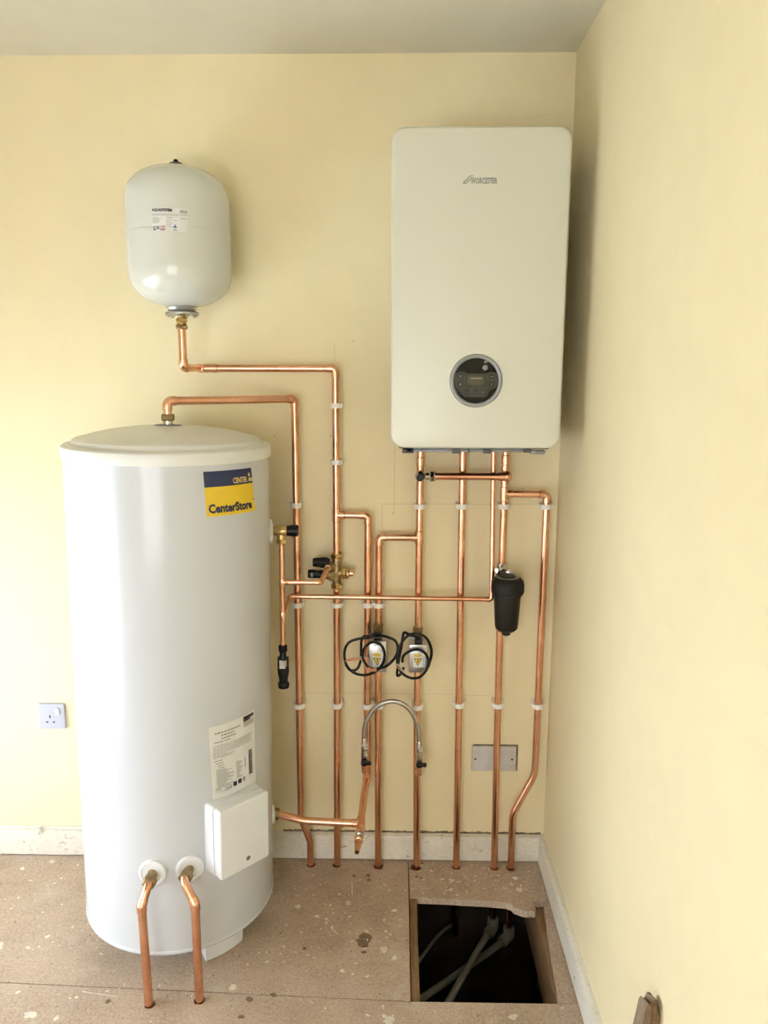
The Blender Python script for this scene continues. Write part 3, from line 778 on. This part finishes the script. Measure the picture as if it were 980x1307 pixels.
P(MB().lathe([(0, .7045), (.0155, .7040), (.0165, .701), (.0165, .692), (.0150, .689), (.0105, .689), (.0105, .696), (0, .696)], 24, T0, False), 'bottom_nut', M_black)
m = MB(); m.box((-.0085, -.0165, .752), (.0085, -.0150, .775), .0004, T0)
P(m, 'window', M_plate)

# ---- multibloc inlet valve group
mv = thing('inlet_valve_group', 'brass inlet valve group with two black knobs and a capped copper stub on the wall', 'valve', (-.672, W, .99))
P = Rel(mv)
P(MB().tube([(-.672, W, 1.045), (-.672, W, 1.035), (-.672, W, 1.030), (-.672, W, .962), (-.672, W, .955), (-.672, W, .935)], [.0105, .0105, .0125, .0125, .0105, .0105], 20), 'body', M_dbrass)
for z in (1.040, .946): P(MB().hexnut((-.672, W, z), (0, 0, 1), .0185, .013).tube([(-.672, W, z-.010), (-.672, W, z+.010)], .0135, 18), 'compression_nut', M_brass, None, 25)
P(MB().tube([(-.672, W, .986), (-.655, W, .986), (-.650, W, .986)], [.0115, .0115, .010], 18).hexnut((-.648, W, .986), (1, 0, 0), .0185, .014).lathe([(.015, 0), (.0175, .001), (.0175, .006), (.013, .009)], 20, frame((-.641, W, .986), (1, 0, 0))), 'outlet_union', M_brass, None, 25)
P(MB().tube([(-.640, W, .986), (-.6215, W, .986), (-.6205, W, .986)], [.0108, .0108, .009], 20), 'capped_stub', M_cu)
# upper branch: relief valve with black knob (further forward)
P(MB().tube([(-.672, W, 1.008), (-.690, -.055, 1.013)], .0115, 18).tube([(-.676, -.05, .999), (-.690, -.062, 1.001)], [.007, .0085], 14).lathe([(0, -.010), (.008, -.008), (.0125, 0), (.008, .008), (0, .010)], 18, Matrix.Translation((-.694, -.060, 1.014)), False), 'upper_branch', M_dbrass)
m = MB(); m.lathe([(.0125, 0), (.0145, .003), (.0150, .018), (.0140, .030), (.0145, .036), (.0125, .050), (0, .050)], 24, frame((-.692, -.06, 1.022), (-1, 0, .02)), False)
for i in range(10): m.box((-.0012, .0135, .006), (.0012, .0162, .028), 0, frame((-.692, -.06, 1.022), (-1, 0, .02)) @ Matrix.Rotation(2*PI*i/10, 4, 'Z'))
P(m, 'upper_knob', M_black)
P(MB().tube([(-.672, W, .986), (-.690, -.05, .984), (-.694, -.052, .984), (-.714, -.056, .984), (-.716, -.056, .984)], [.0125, .0135, .0150, .0150, .0125], 20).tube([(-.672, W, .965), (-.694, -.052, .978)], [.010, .0125], 14), 'lower_branch', M_dbrass)
m = MB(); m.lathe([(.0105, 0), (.0125, .002), (.0128, .020), (.0135, .024), (.0135, .040), (.0120, .043), (0, .043)], 24, frame((-.715, -.056, .985), (-1, 0, .02)), False)
P(m, 'lower_knob', M_black)
P(MB().box((-.748, -.0705, .979), (-.742, -.066, .992), .0005), 'knob_tag', M_mgrey)
P(MB().hexnut((-.694, -.086, 1.0125), (.01, -1, 0), .0125, .012).tube([(-.694, -.088, 1.0125), (-.694, -.060, 1.0135)], .009, 14), 'discharge_nut', M_dbrass, None, 25)

# ================================================================== ZONE VALVES
def zone_valve(x, z0, z1, yb, lab, cables, ylab):
    t = thing('zone_valve', lab, 'motorised valve', (x, W, z0))
    P = Rel(t)
    b = MB(); b.tube([(x, W, z1+.030), (x, W, z1-.03)], .0138, 20).hexnut((x, W, z1+.022), (0, 0, 1), .0175, .012).hexnut((x, W, z0+.010), (0, 0, 1), .0175, .012).tube([(x, W, z1-.03), (x, W, z0+.01)], .0135, 18)
    b.tube([(x, W, z1-.01), (x, -.068, z1-.01)], .013, 16)
    P(b, 'brass_body', M_dbrass, None, 25)
    hw = .0272
    h = MB(); h.box((x-hw, -.125, z0), (x+hw, -.066, z1), .0025)
    head = P(h, 'actuator_head', M_steel)
    P(MB().box((x-hw-.001, -.070, z0-.003), (x+hw+.003, -.0625, z1+.004), .001), 'base_plate', M_plate, None, 35)
    P(MB().box((x-.012, -.1262, z1-.012), (x+.004, -.1248, z1-.0095)), 'slot', M_dgrey, None, 0)
    P(MB().box((x-.011, -.118, z1-.001), (x+.013, -.084, z1+.012), .003).tube([(x+.003, -.10, z1+.008), (x+.003, -.10, z1+.020)], .006, 12), 'cable_gland', M_black)
    lb = P(MB().box((x-.018+ylab, -.1260, z0+.018), (x+.018+ylab, -.1252, z0+.062)), 'warning_label', M_paper, None, 0, 'white and yellow warning label with a lightning triangle')
    cx = x-.003+ylab
    P(MB().box((cx-.0125, -.1266, z0+.050), (cx+.0105, -.1258, z0+.060)), 'yellow_band', M_yellow, lb, 0)
    P(MB().poly([V((cx-.0135, -.1264, z0+.046)), V((cx+.0115, -.1264, z0+.046)), V((cx-.001, -.1264, z0+.022))]), 'warning_triangle', M_ink, lb, 0)
    P(MB().poly([V((cx-.0105, -.1268, z0+.0443)), V((cx+.0085, -.1268, z0+.0443)), V((cx-.001, -.1268, z0+.0258))]), 'warning_triangle', M_yellow, lb, 0)
    P(MB().poly([V((cx-.0005, -.1272, z0+.0435)), V((cx-.0035, -.1272, z0+.0365)), V((cx-.001, -.1272, z0+.0372)), V((cx-.0025, -.1272, z0+.030)), V((cx+.002, -.1272, z0+.0385)), V((cx-.0002, -.1272, z0+.0378)), V((cx+.0022, -.1272, z0+.0435))]), 'lightning_mark', M_ink, lb, 0)
    rr = [(cx-.010, -.1271, z0+.0525+.0035*i, cx+.008, z0+.0535+.0035*i) for i in range(2)]
    m2 = MB()
    for a_, b_, c_, d_, e_ in rr: m2.box((a_, b_, c_), (d_, b_+.0004, e_))
    for i in range(5): m2.box((cx+.0135, -.1264, z0+.024+.006*i), (cx+.0190-.001*(i % 2), -.126, z0+.026+.006*i))
    P(m2, 'fine_print', M_gink, lb, 0)
    for pts in cables:
        pts = [V(p) for p in pts]; sm = []
        for i in range(len(pts)-1):
            p0 = pts[max(i-1, 0)]; p1 = pts[i]; p2 = pts[i+1]; p3 = pts[min(i+2, len(pts)-1)]
            for k in range(6):
                s = k/6; sm.append(.5*((2*p1)+(-p0+p2)*s+(2*p0-5*p1+4*p2-p3)*s*s+(-p0+3*p1-3*p2+p3)*s**3))
        sm.append(pts[-1]); P(MB().tube(sm, .0041, 10), 'cable', M_cable)
    return t, P
def withy(pts, y0, y1):
    n = len(pts); return [(x, y0+(y1-y0)*i/(n-1), z) for i, (x, z) in enumerate(pts)]
zl, P = zone_valve(-.5445, .699, .797, 0, 'grey metal valve head with tangled black cable loops, left of two', [
    withy([(-.541, .812), (-.553, .815), (-.569, .809), (-.586, .81), (-.593, .795), (-.593, .759), (-.593, .751)], -.100, -.140),
    withy([(-.541, .808), (-.569, .804), (-.603, .8), (-.631, .789), (-.644, .761), (-.639, .722), (-.616, .697), (-.582, .691), (-.551, .703), (-.529, .729), (-.523, .762), (-.535, .791), (-.56, .799), (-.582, .784), (-.588, .755), (-.575, .729), (-.554, .718)], -.108, -.150),
    withy([(-.541, .811), (-.53, .807), (-.516, .806), (-.492, .797), (-.484, .777), (-.491, .751), (-.516, .726), (-.547, .718)], -.096, -.146),
    withy([(-.64, .73), (-.629, .713), (-.615, .71), (-.602, .72), (-.594, .743)], -.136, -.142)], .003)
P(MB().tube([(-.595, -.142, .749), (-.612, -.143, .752), (-.632, -.14, .745), (-.641, -.138, .738)], .0022, 8), 'cable_core', M_orange)
P(MB().tube([(-.572, -.146, .747), (-.585, -.145, .750), (-.604, -.144, .748), (-.632, -.142, .742)], .0024, 8), 'cable_core', M_orange)
P(MB().tube([(-.574, -.147, .752), (-.590, -.146, .756), (-.606, -.144, .753), (-.622, -.142, .749)], .0016, 8), 'cable_core', M_gcore)
P(MB().tube([(-.572, -.152, .722), (-.560, -.152, .717), (-.547, -.152, .7175)], .0045, 8), 'cable_core', M_orange)
zr, P = zone_valve(-.4225, .699, .787, 0, 'grey metal valve head with tidy black cable coil and yellow label, right of two', [
    withy([(-.4215, .800), (-.436, .808), (-.445, .811), (-.464, .821), (-.469, .809), (-.473, .78), (-.479, .748), (-.484, .715), (-.485, .693), (-.476, .698), (-.466, .721)], -.10, -.140),
    withy([(-.47, .742), (-.467, .761), (-.448, .776), (-.424, .78), (-.402, .768), (-.392, .742), (-.398, .716), (-.417, .693), (-.441, .688), (-.466, .699), (-.482, .722), (-.485, .751), (-.476, .79), (-.455, .818), (-.43, .825), (-.402, .814), (-.387, .788), (-.383, .759), (-.392, .72)], -.150, -.128)], .003)
P(MB().tube([(-.486, -.140, .733), (-.475, -.142, .722), (-.466, -.142, .708)], .0025, 8), 'cable_core', M_gcore)
P(MB().tube([(-.488, -.140, .726), (-.478, -.142, .716), (-.470, -.142, .712)], .0018, 8), 'cable_core', M_orange)

# ================================================================== FILLING LOOP
fl = thing('filling_loop_hose', 'braided steel flexible hose arched between two small black-lever valves', 'hose', (-.5, -.095, .46))
P = Rel(fl)
hp = [V(p) for p in ((-.586, -.092, .448), (-.5865, -.094, .485), (-.582, -.097, .520), (-.566, -.10, .556), (-.540, -.102, .585), (-.503, -.104, .598), (-.466, -.102, .588), (-.438, -.099, .558), (-.422, -.096, .515), (-.4165, -.093, .470), (-.4155, -.092, .440))]
sm = []
for i in range(len(hp)-1):
    p0 = hp[max(i-1, 0)]; p1 = hp[i]; p2 = hp[i+1]; p3 = hp[min(i+2, len(hp)-1)]
    for k in range(8):
        s = k/8; sm.append(.5*((2*p1)+(-p0+p2)*s+(2*p0-5*p1+4*p2-p3)*s*s+(-p0+3*p1-3*p2+p3)*s**3))
sm.append(hp[-1])
P(MB().tube(sm, .0075, 16), 'braided_hose', M_braid)
for a_, b_ in ((sm[0], sm[1]), (sm[-1], sm[-2])):
    d = (b_-a_).normalized()
    P(MB().tube([a_-d*.004, a_, a_+d*.022, a_+d*.024], [.0082, .0082, .0082, .007], 18), 'ferrule', M_chrome)
    P(MB().lathe([(.0095, -.004), (.0105, -.003), (.0105, .003), (.0095, .004)], 20, frame(a_+d*.001, d)).box((.009, -.0015, -.001), (.024, .0015, .001), .0004, frame(a_, d)).box((-.021, -.0015, .0005), (-.009, .0015, .002), .0004, frame(a_, d)), 'cap_strap', M_plate)
for (x, xc, z, lab) in ((-.586, -.5808, .395, 'small black-lever valve at the left foot of the braided hose'),
                        (-.4145, -.4205, .391, 'small black-lever valve at the right foot of the braided hose')):
    t = thing('isolating_valve', lab, 'valve', (x, -.092, z), 'filling loop valves'); P = Rel(t)
    P(MB().hexnut((x, -.092, z+.046-.004), (0, 0, 1), .0115, .014).tube([(x, -.092, z+.036), (x, -.092, z+.012)], .0098, 18).hexnut((x, -.092, z+.022), (0, 0, 1), .0118, .010).tube([(x, -.092, z+.014), (x, -.092, z-.014)], .0105, 18), 'body', M_chrome, None, 30)
    m = MB(); m.tube([(x, -.100, z+.001), (x, -.113, z+.001)], .0105, 14).box((x-.004, -.114, z-.006), (x+.022, -.104, z+.007), .003)
    P(m, 'lever', M_black)
    P(MB().tube([(x, -.092, z-.013), (x, -.092, z-.022), (x, -.092, z-.030)], [.0095, .0095, .0088], 18), 'outlet', M_fit)
    a, tt = arc_pts(V((x, -.092, z-.02)), V((x, -.092, z-.041)), V((xc, -.045, z-.046)), .008)
    P(MB().tube([(x, -.092, z-.028)]+a+[(xc, -.045, z-.046)], .0088, 16), 'elbow', M_fit)
    P(MB().tube([(xc, W, z-.026), (xc, W, z-.066)], .0124, 20), 'pipe_tee', M_fit)

# ================================================================== MAGNETIC FILTER
mf = thing('magnetic_filter', 'black cylindrical filter canister hanging on the pipe right of the boiler outlets', 'filter', (-.161, -.12, .82))
P = Rel(mf); T0 = Matrix.Translation((-.161, -.118, 0))
P(MB().lathe([(0, .818), (.008, .818), (.0125, .820), (.0135, .828), (.024, .832), (.0325, .840), (.0345, .850), (.0400, .945), (.0405, .950), (0, .950)], 40, T0, False), 'canister', M_filter)
P(MB().lathe([(.0415, .946), (.0470, .948), (.0490, .955), (.0490, .975), (.0465, .986), (.040, .9935), (.034, .996), (0, .996)], 40, T0, False).lathe([(.041, .941), (.0425, .941), (.0425, .946), (.041, .946)], 40, T0, False), 'lid', M_filter)
P(MB().lathe([(.026, .9955), (.033, .9965), (.0335, .998), (.026, .9985), (.025, .997)], 40, T0, False), 'lid_ring', M_mgrey)
P(MB().lathe([(0, 1.003), (.022, 1.003), (.025, .996)], 30, T0, False).box((-.030, 0, .985), (.020, .060, 1.0), .004, T0), 'head', M_black)
P(MB().tube([(-.1695, W, 1.022), (-.1695, W, .985)], .0150, 18).hexnut((-.1695, W, 1.008), (0, 0, 1), .0175, .016).hexnut((-.1695, W, .990), (0, 0, 1), .017, .012), 'union', M_chrome, None, 25)
P(MB().hexnut((-.157, -.108, 1.008), (0, 0, 1), .009, .012).tube([(-.157, -.108, 1.012), (-.157, -.108, 1.018), (-.157, -.108, 1.0185)], [.006, .006, .004], 12), 'air_vent', M_chrome, None, 25)
P(MB().hexnut((-.187, -.080, 1.006), (0, 0, 1), .0085, .018).tube([(-.187, -.08, 1.006), (-.175, -.05, 1.004)], .007, 12), 'vent_valve', M_chrome, None, 25)
P(MB().lathe([(0, .814), (.006, .814), (.0065, .819)], 16, T0, False), 'drain_nipple', M_plate)

# ================================================================== EXPANSION VESSEL
ev = thing('expansion_vessel', 'white oval expansion vessel hung high on the wall above the cylinder', 'vessel', (-1.08, -.16, 1.755))
P = Rel(ev); T0 = Matrix.Translation((-1.08, -.16, 0)); RV = .1375
def cap_prof(z0, z1, up):
    o = []; n = 16
    for i in range(n+1):
        t = i/n*PI/2; e = .86
        rr = RV*(math.cos(t)**e if i < n else 0); zz = (math.sin(t)**e)*(z1-z0)
        o.append((rr, z0+zz))
    return o
zm = 1.950
P(MB().lathe([(RV-.0004, zm+.0006)]+cap_prof(2.030, 2.125, 1), 96, T0, False), 'upper_shell', M_vessel)
P(MB().lathe([(RV, zm-.0004)]+cap_prof(1.860, 1.762, 1), 96, T0, False), 'lower_shell', M_vessel)
P(MB().lathe([(RV-.0012, zm-.001), (RV-.0002, zm+.0001), (RV-.0012, zm+.0012)], 96, T0, False), 'weld_seam', M_plate)
P(MB().lathe([(.024, 2.120), (.0235, 2.128), (.016, 2.1345), (.007, 2.137), (.0055, 2.143), (0, 2.1435)], 28, T0, False), 'valve_cap', M_black)
P(MB().lathe([(0, 1.766), (.040, 1.767), (.042, 1.762), (.036, 1.752), (.030, 1.750), (0, 1.750)], 40, T0, False), 'neck', M_steel)
fg = P(MB().lathe([(0, 1.7505), (.043, 1.7505), (.0455, 1.748), (.0455, 1.743), (.041, 1.7405), (.022, 1.739), (0, 1.739)], 48, T0, False), 'flange', M_steel)
for i in range(6):
    a = PI/6+i*PI/3; P(MB().hexnut((-1.08+.037*math.cos(a), -.16+.037*math.sin(a), 1.7385), (0, 0, 1), .0055, .006), 'flange_bolt', M_chrome, fg, 25)
P(MB().tube([(-1.082, -.16, 1.740), (-1.082, -.16, 1.732), (-1.083, -.16, 1.715)], [.011, .0125, .0125], 18).hexnut((-1.0825, -.16, 1.7285), (0, 0, 1), .0155, .012), 'inlet_union', M_brass, None, 25)
P(MB().box((-1.11, -.030, 1.90), (-1.05, -.0005, 2.02), .002), 'wall_bracket', M_white)
def vmap(off):
    TL, TR, BR, BL = (-12.4, 1.995), (26.8, 1.9925), (24.6, 1.937), (-12.9, 1.9385)
    def f(u, v):
        t0 = TL[0]+(TR[0]-TL[0])*u; t1 = BL[0]+(BR[0]-BL[0])*u; z0 = TL[1]+(TR[1]-TL[1])*u; z1 = BL[1]+(BR[1]-BL[1])*u
        th = math.radians(t1+(t0-t1)*v); z = z1+(z0-z1)*v
        return V((math.sin(th)*(RV+off), -math.cos(th)*(RV+off), z-1.755))
    return f
vl = quads([(0, 0, 1, 1)], vmap(.0006), M_paper, 'label_sticker', ev, 14, 2); vl['label'] = 'small white printed label reading AQUASYSTEM'
fv = vmap(.0011)
text_mesh('AQUASYSTEM', .165, lambda x, y: fv(.02+x, .84+y), M_ink, 'lettering', vl, bold=.008, width=.55)
rects = []
for k in range(2):
    x = .03
    while x < (.97 if k == 0 else .72): w = random.uniform(.03, .09); rects.append((x, .72-k*.055, x+w, .742-k*.055)); x += w+.012
for k in range(5): rects.append((.03, .565-k*.055, .03+random.uniform(.15, .28), .585-k*.055))
for k in range(6): rects.append((.40+.02*(k % 2), .585-k*.08, .56+random.uniform(-.03, .05), .605-k*.08))
rects += [(.60, .46, .71, .48), (.60, .05, .70, .07), (.78, .55, .97, .575)]
quads(rects, fv, M_gink, 'fine_print', vl, 1, 1, 'stuff')
bars = []; x = .77
while x < .96: w = random.choice([.006, .01]); bars.append((x, .80, x+w, .93)); x += w+.006
quads(bars, fv, M_gink, 'barcode', vl, 1, 1, 'stuff')
text_mesh('CE', .17, lambda x, y: fv(.03+x, .09+y), M_ink, 'lettering', vl, bold=.004)
text_mesh('UK\nCA', .10, lambda x, y: fv(.26+x, .16+y), M_red, 'lettering', vl, bold=.004)
quads([(.03, .03, .13, .065)], fv, M_ink, 'print_block', vl); quads([(.24, .03, .36, .065)], fv, M_red, 'print_block', vl)
quads([(.61, .15, .70, .22), (.64, .22, .67, .30)], fv, M_blue, 'print_block', vl); quads([(.61, .03, .71, .08)], fv, M_gink, 'print_block', vl)

# ================================================================== BOILER
bx0, bx1, bz0, bz1, bd = -.5053, -.0688, 1.3955, 2.1735, .3265
bo = thing('boiler', 'large white wall-hung boiler with rounded corners and a round black control dial', 'boiler', (bx0, 0, bz0))
P = Rel(bo)
P(MB().prism(rrect(bx0+.002, bz0+.006, bx1-.002, bz1-.002, .020), bd-.045, facing((0, -.0005, 0))), 'casing', M_boiler, None, 30)
pan = P(MB().prism(rrect(bx0, bz0, bx1, bz1, .034, 10), .0435, facing((0, -bd+.0435, 0)), .006, 4), 'front_panel', M_boiler, None, 30)
P(MB().box((bx0+.022, -.30, bz0-.004), (bx1-.022, -.02, bz0+.010), .002), 'underside_tray', M_dgrey)
P(MB().box((bx0+.045, -.318, bz0-.011), (-.130, -.300, bz0-.005), .001).box((bx0+.05, -.312, bz0-.010), (-.14, -.309, bz0+.012)), 'hinge_rail', M_mgrey)
for x, w in ((-.475, .03), (-.465, .014), (-.345, .022), (-.305, .006), (-.265, .022), (-.16, .02)):
    P(MB().box((x, -.320, bz0-.0145 if w > .02 else bz0-.012), (x+w, -.302, bz0-.003), .001), 'hinge_clip', M_dgrey)
P(MB().box((-.142, -.320, bz0-.016), (-.104, -.300, bz0-.006), .002), 'latch', M_mgrey)
# control dial
cx, cz = -.288, 1.5675; F_ = facing((cx, -bd, cz))
def yrot(pts): return pts
bz = P(MB().lathe([(.0565, .0012), (.0575, .0035), (.061, .0050), (.0655, .0042), (.0675, .0010), (.0675, -.002)], 64, F_, False), 'dial_bezel', M_bezel)
dial = P(MB().lathe([(.0570, .0010), (.0560, .0016), (0, .0022)], 64, F_, False), 'dial_face', M_blackgloss)
s_ = .000102*10.0
def c2(px, py):   # local millimetre layout of the dial face
    return ((px-463)/1000.*.204, -(py-455)/1000.*.204)
shape = [c2(*a) for a in ((205, 370), (250, 340), (320, 345), (345, 362), (590, 362), (640, 342), (715, 350), (735, 400), (735, 500), (705, 545), (650, 570), (625, 610), (595, 650), (555, 662), (320, 655), (275, 600), (215, 535), (190, 470), (190, 410))]
P(MB().prism(shape, .0012, facing((cx, -bd-.0018, cz)), .0004, 1), 'button_panel', M_display, dial)
x0, y0 = c2(345, 520); x1, y1 = c2(590, 385)
P(MB().prism(rrect(x0, y0, x1, y1, .006), .0010, facing((cx, -bd-.0028, cz)), .0004, 1), 'display_surround', M_display, dial)
P(MB().prism(rrect(x0+.003, y0+.003, x1-.006, y1-.002, .004), .0008, facing((cx, -bd-.0034, cz))), 'display_screen', M_lcd, dial)
x0, y0 = c2(395, 432); x1, y1 = c2(545, 418)
m = MB()
k = x0
while k < x1-.003: m.box((cx+k, -bd-.0044, cz+y0), (cx+k+.0026, -bd-.0041, cz+y1+.0003)); k += .0036
P(m, 'display_text', M_gink, dial, 0)
for a, b in ((268, 397), (268, 498), (357, 594), (455, 594), (556, 594), (652, 400), (652, 496)):
    u, v_ = c2(a, b)
    bt = P(MB().lathe([(.0055, 0), (.0052, .0014), (0, .0016)], 20, facing((cx+u, -bd-.0028, cz+v_)), False), 'button', M_black, dial)
    m = MB()
    if (a, b) in ((268, 397), (268, 498)): m.lathe([(0, 0), (.0022, 0), (.0022, .0004), (0, .0004)], 8, facing((cx+u, -bd-.0044, cz+v_)), False)
    elif (a, b) == (556, 594): m.prism([(-.002, -.0022), (.0025, 0), (-.002, .0022)], .0004, facing((cx+u, -bd-.0044, cz+v_)))
    elif (a, b) == (652, 496): m.prism([(-.0028, .0018), (0, -.002), (.0028, .0018), (.0014, .0018), (0, -.0002), (-.0014, .0018)], .0004, facing((cx+u, -bd-.0044, cz+v_)))
    else: m.box((cx+u-.0026, -bd-.0048, cz+v_-.0006), (cx+u+.0026, -bd-.0044, cz+v_+.0006))
    P(m, 'button_symbol', M_fink, dial, 0)
m = MB()
for a, b, r in ((243, 428, .0014), (227, 530, .0018), (296, 616, .0016), (275, 572, .001)):
    u, v_ = c2(a, b); m.lathe([(0, 0), (r, 0), (r, .0004), (0, .0004)], 10, facing((cx+u, -bd-.0022, cz+v_)), False)
P(m, 'dial_markings', M_fink, dial, 0)
u, v_ = c2(572, 293)
P(MB().lathe([(.0070, 0), (.0065, .0008), (.0045, .0009), (.004, .0003), (0, .0003)], 24, facing((cx+u, -bd-.0017, cz+v_)), False), 'status_knob', M_mgrey, dial)
u, v_ = c2(578, 222)
P(MB().prism([(-.005, -.002), (-.001, -.003), (.005, -.001), (.0045, .003), (-.001, .0035), (-.0045, .001)], .0006, facing((cx+u, -bd-.0015, cz+v_))), 'emblem', M_mgrey, dial)
# maker lettering
def fb(x, y): return V((x, -bd-.0006, y)) - V(bo.location)
lt = text_mesh('WORCESTER', .0185, lambda x, y: fb(-.3115+x, 2.0425+y), M_gink, 'lettering', pan, bold=.0008, width=.0655)
m = MB()
top = [(-.3315, 2.0445), (-.3290, 2.0475), (-.3170, 2.0590), (-.3120, 2.0615), (-.3065, 2.0610), (-.3055, 2.0595), (-.3110, 2.0592), (-.3150, 2.0570), (-.3275, 2.0450), (-.3260, 2.0440), (-.3235, 2.0455), (-.3110, 2.0565), (-.3060, 2.0562), (-.3065, 2.0545), (-.3100, 2.0545), (-.3225, 2.0430), (-.3260, 2.0415), (-.3300, 2.0420)]
m.prism([(x, z) for x, z in top], .0004, facing((0, -bd-.0002, 0)))
P(m, 'swoosh_mark', M_gink, pan, 0)

# crumpled clear film on the boiler top
m = MB(); n = 9
g = [[None]*5 for _ in range(n)]
for i in range(n):
    for j in range(5):
        h = .002+.016*math.sin(PI*i/(n-1))*math.sin(PI*(j+.5)/5.)*random.uniform(.5, 1.2)
        g[i][j] = m.bm.verts.new((-.475+.075*i/(n-1)+random.uniform(-.003, .003), -.27+.10*j/4+random.uniform(-.004, .004), bz1-.0035+h))
for i in range(n-1):
    for j in range(4): m.bm.faces.new((g[i][j], g[i+1][j], g[i+1][j+1], g[i][j+1]))
o = m.build('plastic_film', M_film, None, 0)
md = o.modifiers.new('thick', 'SOLIDIFY'); md.thickness = .0008
tag(o, 'scrap of crumpled clear plastic film on top of the boiler', 'plastic film')

# ================================================================== SOCKET AND BLANK PLATE
so = thing('wall_socket', 'white single switched wall socket left of the cylinder', 'socket', (-1.6459, 0, .4485))
P = Rel(so); sx0, sz0 = -1.6459, .4485
P(MB().prism(rrect(sx0, sz0, sx0+.086, sz0+.086, .005), .0105, facing((0, -.0003, 0)), .003, 3), 'faceplate', M_socket, None, 30)
m = MB(); m.box((sx0+.036, -.0112, sz0+.038), (sx0+.0405, -.0106, sz0+.0475)).box((sx0+.0245, -.0112, sz0+.022), (sx0+.0315, -.0106, sz0+.0265)).box((sx0+.0465, -.0112, sz0+.022), (sx0+.0535, -.0106, sz0+.0265))
P(m, 'pin_holes', M_hole, None, 0)
P(MB().box((sx0+.058, -.0165, sz0+.050), (sx0+.072, -.0095, sz0+.073), .002), 'rocker_switch', M_white)
bp = thing('blank_plate', 'pale grey double blanking plate low on the wall behind the pipes', 'blank plate', (-.242, 0, .3195))
P = Rel(bp)
P(MB().prism(rrect(-.2425, .3195, -.1005, .4035, .003), .009, facing((0, -.0003, 0)), .0015, 2), 'faceplate', M_plate, None, 30)
P(MB().box((-.240, -.004, .3175), (-.094, -.0003, .4075), .0005), 'plate_gap_shade', M_gap, None, 0)  # dark rim whose colour stands in for the shaded gap round the plate
for x in (-.2315, -.1130): P(MB().lathe([(0, .0002), (.0036, .0002), (.0036, .0008), (0, .0008)], 14, facing((x, -.0092, .3605)), False), 'screw', M_dgrey)

# ================================================================== UNDER-FLOOR PIPES
def floorpipe(pts, r, lab, mat, extra=None):
    t = thing('plastic_pipe' if mat is M_grpipe else 'flexible_tube', lab, 'pipe', pts[0])
    P = Rel(t); pts = [V(p) for p in pts]; sm = []
    for i in range(len(pts)-1):
        p0 = pts[max(i-1, 0)]; p1 = pts[i]; p2 = pts[i+1]; p3 = pts[min(i+2, len(pts)-1)]
        for k in range(5):
            s = k/5; sm.append(.5*((2*p1)+(-p0+p2)*s+(2*p0-5*p1+4*p2-p3)*s*s+(-p0+3*p1-3*p2+p3)*s**3))
    sm.append(pts[-1]); P(MB().tube(sm, r, 14), 'tube', mat)
    if extra:
        x, y, z = extra
        P(MB().tube([(x, y, z+.040), (x, y, z+.036), (x, y, z+.004)], [.016, .0185, .0185], 18).tube([(x, y, z+.006), tuple(V((x, y, z+.006)) + (pts[1]-pts[0]).normalized()*.035)], [.0175, .0185], 18), 'push_fit_elbow', mat)
    return t
floorpipe([(-.166, -.055, -.215), (-.215, -.125, -.232), (-.326, -.323, -.25), (-.42, -.50, -.26), (-.50, -.66, -.27)], .011, 'grey plastic pipe in the floor hatch joined to the left copper tail', M_grpipe, (-.164, -.047, -.225))
floorpipe([(-.113, -.052, -.245), (-.165, -.092, -.262), (-.406, -.277, -.285), (-.60, -.42, -.30)], .011, 'grey plastic pipe crossing underneath the other in the floor hatch', M_grpipe, (-.111, -.048, -.255))
floorpipe([(-.285, -.02, -.22), (-.300, -.03, -.225), (-.345, -.07, -.235), (-.402, -.16, -.24), (-.47, -.28, -.25)], .006, 'thin pale tube curving at the back left of the floor hatch', M_grpipe)

# ================================================================== BROKEN PLANK AGAINST THE RIGHT WALL
pl = thing('broken_board', 'broken brown board with a splintered top leaning against the right wall', 'board', (-.10, -1.08, 0))
P = Rel(pl)
m = MB()
front = [(-.085, 0), (.044, 0), (.0425, .28), (.0410, .360), (.0385, .395), (.0310, .425), (.0175, .458), (.0120, .460), (.0085, .452), (.0045, .449), (-.0010, .456), (-.0040, .4575), (-.0075, .452), (-.0120, .420), (-.0190, .380), (-.0330, .30)]
TM = Matrix.Translation((-.048, -1.075, .004)) @ Matrix.Rotation(math.radians(2.0), 4, 'Y') @ Matrix.Rotation(math.radians(28), 4, 'Z')
m.prism(front, .020, TM @ facing((0, 0, 0)), .0012, 1)
P(m, 'core', M_plank, None, 0)
m = MB(); m.prism([(.0155, 0), (.0430, 0), (.0415, .26), (.0395, .340), (.0350, .395), (.0260, .425), (.0150, .440), (.0100, .4575), (.0060, .4500), (.0085, .420), (.0060, .30)], .007, TM @ facing((0, -.0198, 0)), .0015, 1)
P(m, 'splintered_layer', M_timber, None, 0)
